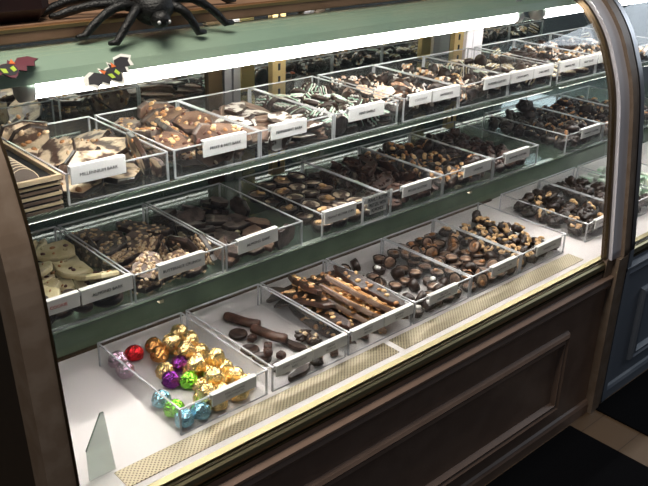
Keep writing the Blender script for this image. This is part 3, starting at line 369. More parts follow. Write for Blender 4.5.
 'M7': '15,0,124.1,23.9,21.4,-74,-1,-135;15,1,161,264,18.2,19,7,-10;15,0,19.8,261.2,24.5,83,32,-127;15,1,112,223.2,18.1,-14,-1,114;15,0,26.6,25.7,19.9,-42,-9,-43;15,1,170,260.6,55.5,-62,-2,120;15,0,25,173.9,23.2,-63,-17,44;15,1,155.6,229.3,25.5,84,10,-22;15,0,81,27.1,18.3,4,24,-108;15,1,107.7,268.3,28.2,3,-77,109;15,0,172.6,155.4,24.2,23,-30,90;15,1,24.1,74.4,18.2,19,7,80;15,0,112.8,65.3,18.4,1,27,-141;15,1,103.8,182.2,22.1,-35,25,179;15,0,72.5,79.5,20.5,7,-19,-42;15,1,170.1,70.1,26.7,51,50,116;15,0,63.8,262.4,19.9,-42,-9,135;15,1,150.7,188.6,18.1,-14,-1,180;15,0,171.2,31.5,19,1,31,92;15,1,70.5,213.9,22,-34,25,94;15,0,27,217.7,22.2,-13,-34,36;15,1,99,51.8,47.5,-4,1,100;16,0,58.1,167.9,23.3,-84,13,55;16,1,94.5,115.7,19.4,-20,16,111;16,0,131.4,145.7,18.3,-6,18,66;16,1,132.7,101.7,19.4,-20,16,172;16,0,56.5,121.8,23.3,-84,13,-102;16,1,85.4,149.3,24,-77,46,10;16,0,142.5,49.4,43.6,-45,15,-56;16,1,53.6,48.5,32.4,-55,-9,90;16,0,170.4,112,19.5,37,4,-37;16,1,23.8,129.4,19.7,31,-20,116',
 'M8': '16,0,23.7,210.9,16.1,-22,-16,-75;16,1,63.5,123.5,15.6,3,-2,-136;16,0,171,209.9,18.2,1,30,22;16,1,63.3,78.7,19.6,12,-19,-80;16,0,168.4,109.5,16.1,-19,-15,-66;16,1,172.1,26.3,20,34,-22,82;16,0,127.7,24.4,18.1,16,13,40;16,1,25,93.3,15.6,3,-2,-87;16,0,60.8,220.5,16.1,-22,-16,-82;16,1,168,240.6,39.5,10,10,-14;16,0,59,263.9,17.9,10,15,57;16,1,19.7,259.8,24.7,-85,-30,65;16,0,136.5,232.9,17.9,10,15,161;16,1,161.9,263.6,19.4,-15,10,4;16,0,54.8,28.3,16.1,-22,-16,-146;16,1,150.4,149.1,15.8,-3,-5,-84;16,0,21.3,40.2,19.4,30,35,-142;16,1,124.7,74.3,15.6,3,-2,-70;16,0,113.7,118.2,16.1,-22,-16,-2;16,1,129.4,190.3,16.8,-18,-6,22;16,0,175.6,168.4,25.9,-88,-75,-67;16,1,24.8,152,15.6,3,-2,62;16,0,167.5,67.5,18,1,13,-30;16,1,98.7,210.8,19.7,31,-20,-95;16,0,59.5,179.2,23.6,-78,50,133;16,1,99.4,262.9,20.1,23,6,109;16,0,92.4,45.4,17.9,10,15,97;16,1,94.3,159.3,15.6,3,-2,118',
 'M9': '16,0,67.6,59.9,16.1,-22,-16,-36;16,1,158.2,24,15.6,3,-2,-171;16,0,34.1,126.2,16.1,-22,-16,-19;16,1,29.3,80.7,15.6,3,-2,-127;16,0,127.5,140.4,17.9,10,15,99;16,1,104,23.6,19.4,-16,12,-41;16,0,94,169.8,16,-11,-14,114;16,1,17.8,166.9,22.7,56,-33,96;16,0,55.5,197.6,17.9,10,15,-167;16,1,170.2,67.9,19.7,31,-20,119;16,0,137.4,97.3,18.1,-4,14,9;16,1,106.9,265.6,19.7,31,-20,174;16,0,127.8,57.2,16.1,-22,-16,-39;16,1,26.3,226.2,15.6,3,-2,-119;16,0,168,159.2,16,-11,-14,-63;16,1,85.8,133.6,23.3,-42,48,-106;16,0,50.8,261.8,20,-16,-11,-46;16,1,42.6,24.8,15.6,3,-2,30;16,0,59.7,156.9,19.5,34,-19,-11;16,1,87.1,231.4,15.6,3,-2,-69;16,0,135.3,231.5,17.9,10,15,70;16,1,93.5,93.8,15.6,3,-2,-132;16,0,134,185.2,18.2,-4,16,83;16,1,169.8,117.4,17.1,-29,-6,-52',
 'T0': '30,0,64.2,103.7,12.3,1,-1,109;30,1,155.9,231.7,23.3,17,-17,-74;30,2,46.2,193.1,20.1,7,-9,113;30,0,136.2,145.4,19.1,16,2,11;30,1,129.2,56.9,13.2,-2,-2,-120;30,2,50.8,246.8,38,63,-8,175;30,0,141.9,127.9,38,7,2,-99;30,1,169.6,58,39.6,76,-10,76;30,2,44.7,47.6,22.9,6,17,-91;30,0,49.5,276.4,42.5,-86,20,1;30,1,79.3,133.2,39.6,23,-3,-72;30,2,43.8,132.1,42.6,23,26,-125;30,0,73.1,40.5,43.3,18,-5,-4;31,0,130.1,179.5,8.3,0,-179,48;31,1,19.8,210.3,8,1,-180,-74;31,0,175.2,116.7,19.4,12,-160,-98;31,1,92.7,169.4,17.2,1,26,-19;31,0,163.7,204.8,8.3,0,-179,-75;31,1,186.3,23.6,19.7,-90,-19,90;31,0,97.2,227.6,8.3,180,-1,-14;31,1,100.5,266.7,16.4,11,-26,-35;31,0,11.5,89,22.6,90,-66,-105;31,1,120,267.6,15.9,17,156,24;31,0,100,229.2,17.7,-1,0,39;31,1,102.7,196.3,17.2,46,8,159',
 'T1': '26,0,60.5,101.7,14,-1,2,179;26,1,29,242,13.7,1,1,-97;26,2,162.2,206.3,14.2,9,1,-102;26,0,84,46.9,13.4,0,178,-2;26,1,165,117,13.7,3,-1,83;26,2,83.9,14,44.5,83,67,-6;26,0,158.7,51.2,24.3,-176,-16,72;26,1,32.1,158.3,20.9,1,13,78;26,2,38.5,74.4,32.5,8,10,-117;26,0,39.9,234.6,35.2,-3,-1,53;26,1,30.9,157.8,42.9,-5,-11,-85;26,2,133.4,273.5,38.2,100,24,2;26,0,133.1,251.2,33.8,71,165,-9;26,1,111.4,217.9,23.4,-10,14,156;26,2,153.2,42.2,44.1,-10,-14,128;26,0,139.1,160.4,30,2,-27,-4;26,1,29.9,47.2,49.2,-165,5,-81;26,2,86.2,140.4,42.8,148,11,-88;26,0,139.7,133.4,50.8,-29,-1,107;26,1,118.8,206.2,47.2,8,-14,-7;27,0,172.4,218.3,35.2,-177,-2,-67;27,0,74.2,174.9,28.2,174,-9,63;27,0,122.7,101.7,27.2,-12,0,-62;27,0,65.9,211.7,19.3,57,19,-104;27,0,82.6,182.6,11.8,179,0,-9;27,0,70,265.6,11.8,-3,178,-73;27,0,122.5,83.7,11.3,8,-1,-151;27,0,84,144.5,11.3,8,-1,91;27,0,112.5,119.4,11.8,177,2,-53;27,0,128.3,19.3,23.4,49,74,84',
 'T2': '39,0,105.5,116.5,6.7,0,0,-99;39,1,145.9,40.1,6.7,0,0,141;39,0,133.7,142.2,13.4,0,2,15;39,1,30.8,206.3,6.7,0,0,95;39,0,160,208.8,6.6,0,0,-67;39,1,170.2,102.7,7.3,179,0,73;39,0,107.5,184.9,6.7,0,0,6;39,1,84.2,263.8,6.7,0,0,-178;39,0,120.9,183.2,14.5,0,0,22;39,1,35.7,69.8,28.5,159,7,103;39,0,167.8,43.3,22.4,-1,-1,-102;39,1,144.7,246.5,14.1,0,-1,-145;39,0,168.3,45.7,14.6,0,0,-85;39,1,21,209.9,17.2,164,-2,100;39,0,168.5,229.9,19.4,-6,8,-82;39,1,141.9,149.1,21.5,-1,-2,169;39,0,63.9,238,14.8,-2,179,46;39,1,18,54.4,29.8,-46,6,97;39,0,24,203.4,25.2,16,2,-79;39,1,79.9,223.5,20,-48,3,-134;40,0,109.8,219,33,-178,1,40;40,1,84.7,53.1,7.7,180,0,-77;40,0,135.1,208.4,23.3,2,-179,-68;40,1,151.8,91.3,26.9,4,166,-15;40,0,54.6,60.9,15.6,18,-5,-79;40,1,107.4,31.6,15.9,0,1,-35;40,0,29.7,69.6,16.6,22,1,-98;40,1,56,7.2,30.4,-90,-38,0;40,0,53.4,137.6,16,6,-12,0;40,1,87.1,181.4,24.1,16,-13,-105;40,0,129,99.7,31.5,13,179,71;40,1,34.3,146,27.1,22,1,-43;40,0,132.4,26.7,29.4,0,5,172;40,1,81.1,89.3,22.7,167,10,-16',
 'T3': '32,0,24.7,207.9,10.8,0,0,82;32,1,24.4,39.5,8.7,0,0,70;32,0,185.3,229.4,24.4,-90,-60,90;32,1,120.7,10.8,24.4,90,40,0;32,0,59.3,260.4,8.7,0,0,171;32,1,169.4,186.1,8.7,0,0,129;32,0,34.1,263.6,21,51,0,-105;32,1,130.7,266.1,21.7,-8,-53,-124;32,0,24.4,122.1,10.8,0,0,11;32,1,169.6,24.8,10.8,0,0,91;32,0,169.2,275.4,24.4,113,-122,-24;32,1,64.7,24.6,8.7,0,0,-6;32,0,91.7,174.1,26.8,-19,12,-39;32,1,30.6,232.7,22.5,-59,0,-2;32,0,156.1,67.8,24.2,0,0,70;32,1,24.5,77,33.1,-5,-14,24;32,0,18.9,263.6,21,-49,15,88;32,1,87.2,96.6,18.5,39,-3,39;32,0,183.2,149,24.4,-90,40,-90;32,1,113.5,200,24.9,31,40,-76;32,0,127.2,37,16.1,17,19,-20;32,1,24.4,38.2,22.2,0,0,10;32,0,61.9,160,15.7,-23,-8,91;32,1,24.7,10.8,24.4,90,-60,180;32,0,102.3,263.6,8.7,0,0,21;32,1,169.5,261.7,24.7,71,-49,10;32,0,57.4,67.2,8.7,0,0,120;32,1,165.5,24.5,22.2,0,0,-98;32,0,113.5,141.3,21,50,3,149;32,1,113.2,66.5,8.7,0,0,-47;32,0,84.2,58.7,24.4,-90,40,-95;32,1,156.1,67.4,10.8,0,0,30;32,0,24.5,93.5,17.1,-30,5,-173;32,1,89.6,23.2,23.3,-21,-63,172;32,0,24.5,167.2,19.2,8,-40,-90;32,1,158.7,231,18.2,34,-12,103;32,0,48.5,194.9,33.2,20,-17,126;32,1,67.7,250.3,24.2,0,0,116;32,0,113.8,170.7,35.4,-16,-16,-114;32,1,185.3,61.2,24.7,90,27,-90;32,0,67.5,117.8,8.7,0,0,-24;32,1,169.6,190.1,22.2,0,0,170;32,0,156.6,152.7,29.1,-13,-21,174;32,1,92.3,221.6,8.7,0,0,30;32,0,174.1,106.4,20,27,39,-154;32,1,87.5,172.4,8.7,0,0,109;32,0,24.5,146.3,19.1,34,25,159;32,1,165,112,31.9,-45,9,85;32,0,155.8,143.4,8.7,0,0,-62;32,1,132.9,168.7,15.8,-24,-8,15;32,0,56.6,66.7,22.1,0,0,-102;32,1,137.5,106.4,20.3,46,14,109;32,0,130,207.1,20.6,-49,0,152;32,1,94.1,131.9,20.9,48,-15,164;32,0,59.8,29,31.2,-18,17,-106;32,1,24.5,201.1,22.1,0,0,-92;32,0,66.1,207.8,17.9,-36,0,121;32,1,133.5,234.1,10.8,0,0,-15;32,0,121.6,91.5,20.4,-42,-24,-81;32,1,110.1,243.7,22.2,0,0,-24',
 'T4': '10,0,24,49.8,16.5,-11,-19,169;10,1,61.4,183.7,19,7,28,28;10,2,172.6,27.6,15.4,4,-9,59;10,0,139.9,264.8,19.9,-29,-22,-156;10,1,22.3,186.4,17.7,32,4,63;10,2,174.2,262.9,20.7,15,-49,127;10,0,173,231.9,23.8,72,-60,169;10,1,62.7,26.5,15.5,4,10,-132;10,2,80.4,219.7,16.2,23,-10,-159;10,0,168.1,71.4,16.5,-11,-17,-175;10,1,23.7,249,34.6,-19,29,-129;10,2,171.6,138.5,18.2,-41,7,45;10,0,24.7,18,26.8,-63,-47,-17;10,1,100.2,270.8,23.3,68,-22,165;10,2,100,20,20.8,4,-43,97;10,0,175,106.6,23.8,82,-63,60;10,1,24.4,109.6,15.5,4,10,46;10,2,137.8,159,15.4,5,-9,-137;10,0,142.6,220.3,17.2,-36,0,139;10,1,114.8,196.8,15.5,4,10,-84;10,2,125.4,75.9,16.3,24,-11,6;10,0,132.7,38.1,16.5,-10,-15,102;10,1,86.3,94.2,19.1,-9,-24,-60;10,2,169.3,178.5,19.8,-29,16,-17;41,0,117.2,120.3,33,150,-10,-83;41,1,127.1,110.9,12.9,171,3,-8;41,0,29.3,154.1,33.9,0,11,-102;41,1,144.4,19.3,35.1,-23,178,-1;41,0,34,264.7,12.4,9,-3,28;41,1,86.4,55.2,13.2,10,176,-32;41,0,138.1,129.7,37.5,55,-26,126;41,1,31,224.1,20.8,-107,-3,-156;41,0,33.6,148.5,13.1,-5,177,3;41,1,61.4,122.2,31.3,40,-20,-18;36,0,176.1,205.4,18.8,28,-135,72;36,0,69.7,253.5,11.3,-5,-6,76;10,0,111.4,235.7,21.4,34,76,29;10,1,108.1,58.2,37.6,-22,8,-148;10,2,83.9,132.7,16.2,-23,-16,-40;10,0,94.1,163.4,19.6,26,21,157;10,1,62.3,256.4,32.3,19,7,-80;10,2,162.2,49.2,40,69,3,167;10,0,48.6,78.3,19.8,-7,-38,-12;10,1,52.3,215.7,41.5,-10,-23,120',
 'T5': '10,0,146,88.3,18.7,34,-14,-140;10,1,178.5,193.1,21.8,-84,6,-80;10,2,23.8,125.5,16.2,23,-10,56;10,0,26,269.6,18.4,-46,-1,6;10,1,170.8,64.5,20.6,5,42,8;10,2,22.1,46.7,22.5,33,46,-4;10,0,25.2,164.8,21.1,-86,-12,12;10,1,125.4,52,15.5,11,3,1;10,2,168.3,23.1,15.4,4,-9,23;10,0,113.6,270.7,21.1,-86,-12,-2;10,1,177.4,107.4,21.5,-76,7,-81;10,2,26,235.5,19.6,37,2,1;11,0,67.2,265.6,18.3,-1,26,-29;11,1,25.4,197.4,17.9,40,-8,-136;11,0,49,101.5,35.6,-5,32,177;11,1,83.9,197.8,21,-73,3,30;11,0,140.5,240.6,19.3,-36,28,143;11,1,69.2,162.2,18.4,15,16,122;11,0,167.9,264.9,14.9,7,-9,46;11,1,64.8,77.8,21.6,-79,16,-148;11,0,109.5,19.8,21.1,61,-21,-173;11,1,87.3,249.4,36.6,-34,3,94;11,0,103.5,236.8,14.9,2,10,-178;11,1,60.4,219,22,-57,-30,-140;11,0,23.4,15.3,24.7,74,-42,13;11,1,135.9,119.4,20.5,-58,7,-154;11,0,62.1,120.3,14.9,7,-9,-30;11,1,22,83.7,20.9,-70,5,-49;11,0,133.2,154.5,15,-7,-4,172;11,1,142.8,28.6,37.6,22,-4,-41;11,0,42,139.8,37.6,13,-33,-153;11,1,65.3,19,20.6,-65,21,-13;11,0,99.2,132,14.9,7,-9,-70;11,1,125.5,202.7,18.4,6,30,179;11,0,105.3,87.6,20.2,41,-23,81;11,1,81.2,48.5,18.4,15,16,156;11,0,172.7,150.8,17.9,-23,-17,-114;11,1,173.9,230.3,25.9,-80,-59,-138;3,0,148.8,182.7,10.8,-5,-11,-29',
 'T6': '13,0,25.1,72.2,9.2,0,0,93;13,1,9.2,33.3,24.9,-90,-20,-90;13,0,117.6,263.1,23.7,0,0,-80;13,1,184.8,72.6,24.9,90,-40,-90;13,0,57,25,9.2,0,0,-157;13,1,39.7,25,23.6,0,0,137;13,0,169.1,194,9.2,0,0,130;13,1,162.8,265.6,18.6,-36,0,-16;13,0,168.9,126.2,23.7,0,0,64;13,1,64.9,59.1,27.3,-24,9,-77;13,0,168.9,27.4,11.3,0,0,146;13,1,25.2,263,23.7,0,0,-58;13,0,133,103,9.2,0,0,-64;13,1,169.1,25.2,23.7,0,0,71;13,0,168.2,82,24.9,90,40,90;13,1,169.1,128.4,9.2,0,0,-50;13,0,182.7,230.5,24.9,90,-80,90;13,1,154.3,235.5,11.3,0,0,38;13,0,86.8,106.7,9.2,0,0,30;13,1,25,218.3,11.3,0,0,10;13,0,75.2,263,9.2,0,0,-23;13,1,30.1,173.3,9.2,0,0,15;13,0,97.3,168.7,11.3,0,0,170;13,1,63.1,241.5,18.4,-25,22,-164;13,0,119.5,262.9,11.3,0,0,105;13,1,113.2,130.5,21.2,-20,-34,-56;13,0,116.6,21.2,20.4,34,-29,16;13,1,103.2,181.3,23.7,0,0,16;13,0,127.2,38.7,22.2,23,38,-75;13,1,39.7,25,38.1,0,0,43;13,0,25.1,262.8,11.3,0,0,-132;13,1,140.1,75.9,23.7,0,0,10;13,0,11.3,145.9,30.8,89,87,-91;13,1,35.4,176.9,25.8,0,0,-99;13,0,26.1,116.4,9.2,0,0,-133;13,1,125.9,202.3,11.3,0,0,-82;13,0,93.6,43.5,23.1,17,58,172;13,1,65.8,199.2,11.3,0,0,128;13,0,138.7,59.3,9.2,0,0,149;13,1,45.2,108.8,21.6,-10,32,-55;13,0,59.6,68.3,16.6,-25,-5,-109;13,1,158.3,169.2,23.3,1,-2,19;32,0,140.4,161.3,8.7,0,0,95;32,1,98.5,82.6,17.1,30,0,16;32,0,66.6,146.6,22.1,0,0,86;32,1,95.1,225.6,21.7,24,-42,114;32,0,62.2,142.9,10.8,0,0,-65;32,1,25,219.5,25.3,0,0,42',
 'T7': '13,0,127.1,261.9,11.3,0,0,-174;13,1,89.9,276.7,24.9,-90,20,180;13,0,93.4,25,11.3,0,0,-22;13,1,133.9,90.5,13.4,13,-5,-102;13,0,169,68.4,9.2,0,0,-112;13,1,60.9,53.4,16.7,5,26,-42;13,0,25.2,102.3,18.7,12,23,138;13,1,25,181.8,9.2,0,0,73;13,0,26.2,28.2,9.2,0,0,171;13,1,25.2,263.1,9.2,0,0,80;13,0,75.6,93.2,11.3,0,0,-10;13,1,143.8,145.4,9.2,0,0,117;13,0,161.3,25,11.3,0,0,98;13,1,32.2,72,9.2,0,0,29;15,0,116.6,172.3,22.9,-37,-29,-56;15,1,32,141.5,18.9,28,-11,-172;15,0,132.7,217.3,21.3,-69,1,-88;15,1,168.8,258.5,18.1,9,-9,-95;15,0,77.7,149.1,20.5,52,-1,68;15,1,168.5,209.2,23.3,-68,2,-135;15,0,52.2,210.8,19.2,1,33,44;15,1,109,126.1,18.9,28,-11,-85;36,0,172,172.7,10.2,2,-174,-15;36,0,68.6,177.3,10.1,-4,-171,-16;11,0,170.6,112,14.9,2,10,-41;11,1,96.6,233,18.4,15,16,-127;11,0,63.2,253.3,14.9,-4,7,-61;11,1,124,50.3,16.9,-4,-19,165',
 'T8': '11,0,168.8,22.6,18.7,19,29,-17;11,1,119.8,27.1,18.4,15,16,118;11,0,47.2,269.1,19.3,-36,28,-154;11,1,171.7,260.3,16.9,-4,-19,120;11,0,73.9,134.4,14.9,-6,-8,37;11,1,165,160.5,18.4,15,16,-179;11,0,169.9,196.8,24.2,-78,34,-32;11,1,118.2,109.5,19.8,-34,35,55;11,0,148.9,54.9,14.9,7,-9,-95;11,1,163,124.4,18.4,15,16,-1;11,0,34.9,201,14.9,-4,7,-146;11,1,28.8,133.9,17.9,40,-8,-174;11,0,25.7,238.2,18.9,-12,-14,120;11,1,38.7,99.3,18.4,15,16,19;11,0,23.3,57.2,14.9,3,9,-10;11,1,68.7,56.6,16.9,-4,-19,146;11,0,79.1,95.9,14.9,2,10,-90;11,1,67.4,174.9,18.4,6,30,-178;11,0,46.1,22,15,-5,5,21;11,1,122.6,147.6,16.9,-4,-19,33;11,0,112.9,203,14.9,0,-11,15;11,1,109.7,70.8,18.4,15,16,178;3,0,92.7,175.1,10.1,-170,4,-86;3,0,143.5,186.1,10.7,-7,-11,-130;10,0,130.5,269.5,21.1,-86,-12,166;10,1,24.8,166.9,20.9,51,-11,0;10,2,87.9,257.3,15.4,4,-9,-171;10,0,171.3,87.6,18,17,10,114;10,1,137,236.7,16,3,-7,171',
 'T9': '11,0,57.5,35.6,14.8,1,-11,-62;11,1,21.8,91.7,18.4,6,30,-92;11,0,51.7,115,14.9,-6,-8,13;11,1,19.8,259.2,18.5,-36,-16,-91;11,0,21.8,148.9,18.6,-13,27,-66;11,1,104.4,263.7,18.4,6,30,129;11,0,154.1,233.3,14.9,2,10,101;11,1,26,217.6,18.5,-36,-16,31;11,0,107.9,164.1,20.2,41,-23,-164;11,1,172.4,24.8,19.8,-34,35,85;11,0,37.4,186.4,18.1,10,25,157;11,1,136.8,24.5,19.8,-34,35,112;11,0,114.5,59.3,14.9,7,-9,-85;11,1,167.1,101.3,20.6,-67,17,-11;11,0,64.4,155.8,14.9,-6,-8,-1;11,1,96.4,24.4,18.4,6,30,-73;11,0,163,63.5,14.9,7,-9,57;11,1,123.1,201.6,16.9,-4,-19,104;13,0,180.8,262.7,24.9,90,-20,-100;13,1,96.7,129.1,11.3,0,0,-49;13,0,21.2,20.1,24.9,90,-80,43;13,1,140.5,133.7,11.3,0,0,-166;13,0,83.4,87.2,9.2,0,0,123;13,1,59.9,263.1,11.3,0,0,141;13,0,158.6,178.4,11.3,0,0,-141;13,1,86.9,222,9.2,0,0,86',
}
# ---------------------------------------------------------------- the setting
def struct(o): o['kind'] = 'structure'; return o
struct(MB().box(-1.5, -1.5, -.05, 5, 3.2, 0, 'floor_wood').obj('floor'))
struct(MB().box(-1.5, 3.0, 0, 5, 3.1, 2.8, 'wall_paint').obj('wall_back'))
tag(MB().bbox(-.6, -.6, 0, 1.815, .915, .006, .002, 'mat_black').obj('floor_mat'), 'black rubber mat lying along the front of the brown chocolate case', 'floor mat')
tag(MB().bbox(1.94, -.6, 0, 4.2, .915, .006, .002, 'mat_black').obj('floor_mat'), 'black mat on the far side of the bare wooden floor strip', 'floor mat')
# ---------------------------------------------------------------- display case
GP0 = [(.932, .487), (.945, .6), (.957, .70), (.970, .80), (.982, .88), (.997, .94), (1.018, .993), (1.035, 1.03), (1.056, 1.063), (1.08, 1.092), (1.105, 1.115), (1.135, 1.134), (1.165, 1.147), (1.195, 1.153)]
GP = []
for i in range(len(GP0)-1):
    p0, p1, p2, p3 = [Vector(GP0[max(0, min(len(GP0)-1, i+k))]) for k in (-1, 0, 1, 2)]
    for t in (0, .25, .5, .75): GP.append(tuple(.5*((2*p1)+(-p0+p2)*t+(2*p0-5*p1+4*p2-p3)*t*t+(-p0+3*p1-3*p2+p3)*t**3)))
GP.append(GP0[-1])
def gnorm(i):
    a = Vector(GP[max(0, i-1)]); b = Vector(GP[min(len(GP)-1, i+1)]); d = (b-a).normalized(); return Vector((-d.y, d.x))
def shell(o1, o2):          # closed band between two offsets of the glass curve (o > 0 is outwards)
    A = [tuple(Vector(p)+gnorm(i)*o1) for i, p in enumerate(GP)]; B = [tuple(Vector(p)+gnorm(i)*o2) for i, p in enumerate(GP)]
    return A+B[::-1]
case = thing('display_case', 'long brown display case with curved glass front and brass trim full of chocolates', 'display case', (1.2, 1.25, 0))
case2 = thing('display_case', 'display case past the right-hand brown post, bluish daylight coloured into its base', 'display case', (2.5, 1.25, 0))
def part(mb, name, parent=None, label=None):
    p = parent or case; o = mb.obj(name, None, None, label); o.parent = p
    # parts are drawn in world coordinates: undo the parents' offset
    off = Vector((0, 0, 0)); q = p
    while q: off += q.location; q = q.parent
    o.location = -off; return o
X0, X1, X2, X3 = .395, 1.985, 2.005, 3.05
for cs, a, bb, c, d in ((case, X0, X1, .35, 1.97), (case2, X1, X3, 1.987, X3)):
    part(MB().box(a, .952, .465, bb, 1.385, .491, 'deck_white'), 'deck', cs)
    part(MB().box(a, 1.385, .40, bb, 1.40, .674, 'panel_green'), 'lower_back_panel', cs, 'dark green back panel under the middle shelf')
    part(MB().box(a, 1.385, .666, bb, 1.60, .678, 'panel_green'), 'ledge', cs)
    s = part(MB().box(a, 1.168, .681, bb, 1.575, .687, 'shelf_glass'), 'shelf', cs); part(MB().box(a, 1.163, .681, bb, 1.168, .687, 'edge_glass'), 'shelf_edge', s)
    s = part(MB().box(a, 1.208, .874, bb, 1.575, .881, 'shelf_glass'), 'shelf', cs); part(MB().box(a, 1.203, .874, bb, 1.208, .881, 'edge_glass'), 'shelf_edge', s)
    part(MB().box(a, 1.58, .678, bb, 1.585, 1.155, 'mirror'), 'mirror', cs)
    part(MB().box(a-.04 if cs is case else a, 1.586, 0, bb, 1.62, 1.18, 'black_panel'), 'back_panel', cs)
    part(MB().extrude_x([(1.197, 1.149), (1.165, 1.139), (1.143, 1.124), (1.133, 1.109), (1.135, 1.108), (1.145, 1.1225), (1.166, 1.1365), (1.197, 1.1465)], a, bb, 'hood_green'), 'hood', cs, 'pale green lamp hood under the curved glass')
    part(MB().box(a-.045 if cs is case else a, 1.195, 1.155, bb, 1.62, 1.18, 'counter_wood').box(a-.045 if cs is case else a, 1.190, 1.158, bb, 1.195, 1.172, 'counter_wood').box(a-.045 if cs is case else a, 1.189, 1.172, bb, 1.195, 1.177, 'brass'), 'top_board', cs)
    # base
    pb = 'paint_brown' if cs is case else 'daylit_bluegrey'
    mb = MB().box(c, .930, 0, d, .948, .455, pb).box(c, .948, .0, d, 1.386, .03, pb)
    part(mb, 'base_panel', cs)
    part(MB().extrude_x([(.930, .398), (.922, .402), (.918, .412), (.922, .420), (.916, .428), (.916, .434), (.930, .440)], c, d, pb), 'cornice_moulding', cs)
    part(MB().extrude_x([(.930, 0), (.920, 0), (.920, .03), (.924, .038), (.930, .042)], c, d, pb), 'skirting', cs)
    for (xa, xb) in (((.42, 1.745),) if cs is case else ((2.12, 2.95),)):
        mb = MB(); za, zb = .085, .328; prof = [(0, 0), (.004, .010), (.011, .014), (.018, .010), (.026, .012), (.034, 0)]   # (inwards, out)
        rings = [[(xa+u, .930-v, za+u), (xb-u, .930-v, za+u), (xb-u, .930-v, zb-u), (xa+u, .930-v, zb-u)] for u, v in prof]
        mb.add(sum(rings, []), [(k*4+i, k*4+(i+1) % 4, k*4+4+(i+1) % 4, k*4+4+i) for k in range(len(prof)-1) for i in range(4)], pb)
        part(mb, 'panel_moulding', cs)
    g = part((lambda S, xa, xb: MB().extrude_x(S[:len(GP)], xa, xb, 'front_glass', True, False).extrude_x(S[len(GP):], xa, xb, 'front_glass', True, False)
             .extrude_x([S[-1], S[0]], xa, xb, 'front_glass', False, False).extrude_x([S[len(GP)-1], S[len(GP)]], xa, xb, 'front_glass', False, False))(shell(0, -.005), a if cs is case else 2.005, 1.883 if cs is case else X3), 'front_glass', cs)
    rl = part(MB().extrude_x([(.952, .458), (.934, .456), (.928, .462), (.926, .470), (.928, .478), (.934, .482), (.940, .480), (.940, .489), (.952, .491)], c+.05 if cs is case else c, d-.06 if cs is case else d, 'rail_brass', False).box(c+.05 if cs is case else c, .933, .4815, d-.06 if cs is case else d, .9395, .4835, 'rail_dark').box(c+.05 if cs is case else c, .926, .4545, d-.06 if cs is case else d, .951, .4578, 'rail_dark'), 'brass_rail', cs)
for xa, xb in ((.495, 1.128), (1.145, 1.83)):
    part(MB().box(xa, .966, .491, xb, 1.012, .4925, 'perforated'), 'vent_strip', case, 'perforated brass air vent strip')
part(MB().box(X0, 1.377, .491, X1, 1.385, .496, 'brass_dark'), 'back_bead')
# posts
part(MB().extrude_x(shell(.02, -.03), .352, .392, 'wood_post').box(.352, .912, 0, .392, .96, .487, 'wood_post'), 'post')
part(MB().extrude_x(shell(.022, -.002), .392, .396, 'brass_dark'), 'post_bead')
part(MB().add([(.36, y, z) for y, z in GP[::2]+[(1.6, 1.153), (1.6, 0), (.94, 0)]]+[(.37, y, z) for y, z in GP[::2]+[(1.6, 1.153), (1.6, 0), (.94, 0)]],
     (lambda n: [tuple(range(n)), tuple(range(n, 2*n))[::-1]]+[(i, (i+1) % n, n+(i+1) % n, n+i) for i in range(n)])(len(GP[::2])+3), 'black_panel'), 'end_panel')
bd = part(MB().extrude_x(shell(.004, -.012), 1.878, 1.888, 'brass_dark', True), 'post_bead', case, 'dark brass bead along the glass')
part(MB().extrude_x(shell(.014, -.012), 1.888, 1.932, 'lilac_grey', True), 'post_strip', case, 'pale lilac grey strip of the post')
part(MB().extrude_x(shell(.024, -.02), 1.932, 1.952, 'wood_post', True).box(1.912, .908, 0, 1.952, .95, .487, 'wood_post').box(1.878, .925, .43, 1.922, .95, .49, 'wood_post'), 'post', case, 'brown wooden right-hand post')
part(MB().extrude_x(shell(.018, -.02), 1.952, 1.972, 'wood_post', True).box(1.952, .914, 0, 1.972, .95, .487, 'wood_post'), 'post_moulding')
part(MB().extrude_x(shell(.002, -.01), 1.972, 1.986, 'black_gap', True).box(1.972, .935, 0, 1.986, .96, .487, 'black_gap'), 'gap_filler')
part(MB().extrude_x(shell(.014, -.012), 1.987, 2.006, 'steel', True).box(1.987, .918, 0, 2.006, .95, .487, 'daylit_bluegrey'), 'post', case2, 'thin grey metal edged post')
# shelf standards at the back, brackets, mirror frames
for x, cs in ((1.255, case), (1.925, case)):
    mb = MB().box(x-.02, 1.512, .70, x+.02, 1.528, .870, 'brass').box(x-.02, 1.512, .885, x+.02, 1.528, 1.15, 'brass')
    for k in range(14):
        z = .72+k*.03
        if abs(z-.878) > .02: mb.box(x-.003, 1.5105, z, x+.003, 1.513, z+.016, 'black_gap')
    st = part(mb, 'shelf_standard', cs, 'slotted brass upright')
    for zz in (1.06, ):
        part(MB().tube([(x+.011*math.cos(a*.524), 1.508, zz+.013*math.sin(a*.524)) for a in range(13)], .0028, 'brass', 8), 'ring', st)
    part(MB().box(x-.004, 1.23, .862, x+.004, 1.512, .873, 'brass_dark'), 'shelf_bracket', st)
part(MB().box(1.137, 1.568, .69, 1.157, 1.58, 1.15, 'steel').box(1.163, 1.568, .69, 1.183, 1.58, 1.15, 'steel'), 'mirror_frame')
part(MB().box(1.094, 1.572, .69, 1.134, 1.58, 1.15, 'brass_dark'), 'mirror_trim')
part(MB().box(1.955, 1.508, .888, 1.984, 1.53, 1.15, 'lilac_grey'), 'back_post', case, 'lilac grey upright between the mirrors'); part(MB().box(1.986, 1.508, .888, 2.03, 1.53, 1.15, 'lilac_grey'), 'back_post', case2)
for x in (.70, 1.60): part(MB().box(x-.004, 1.175, .667, x+.004, 1.384, .680, 'batten'), 'shelf_bracket', case)
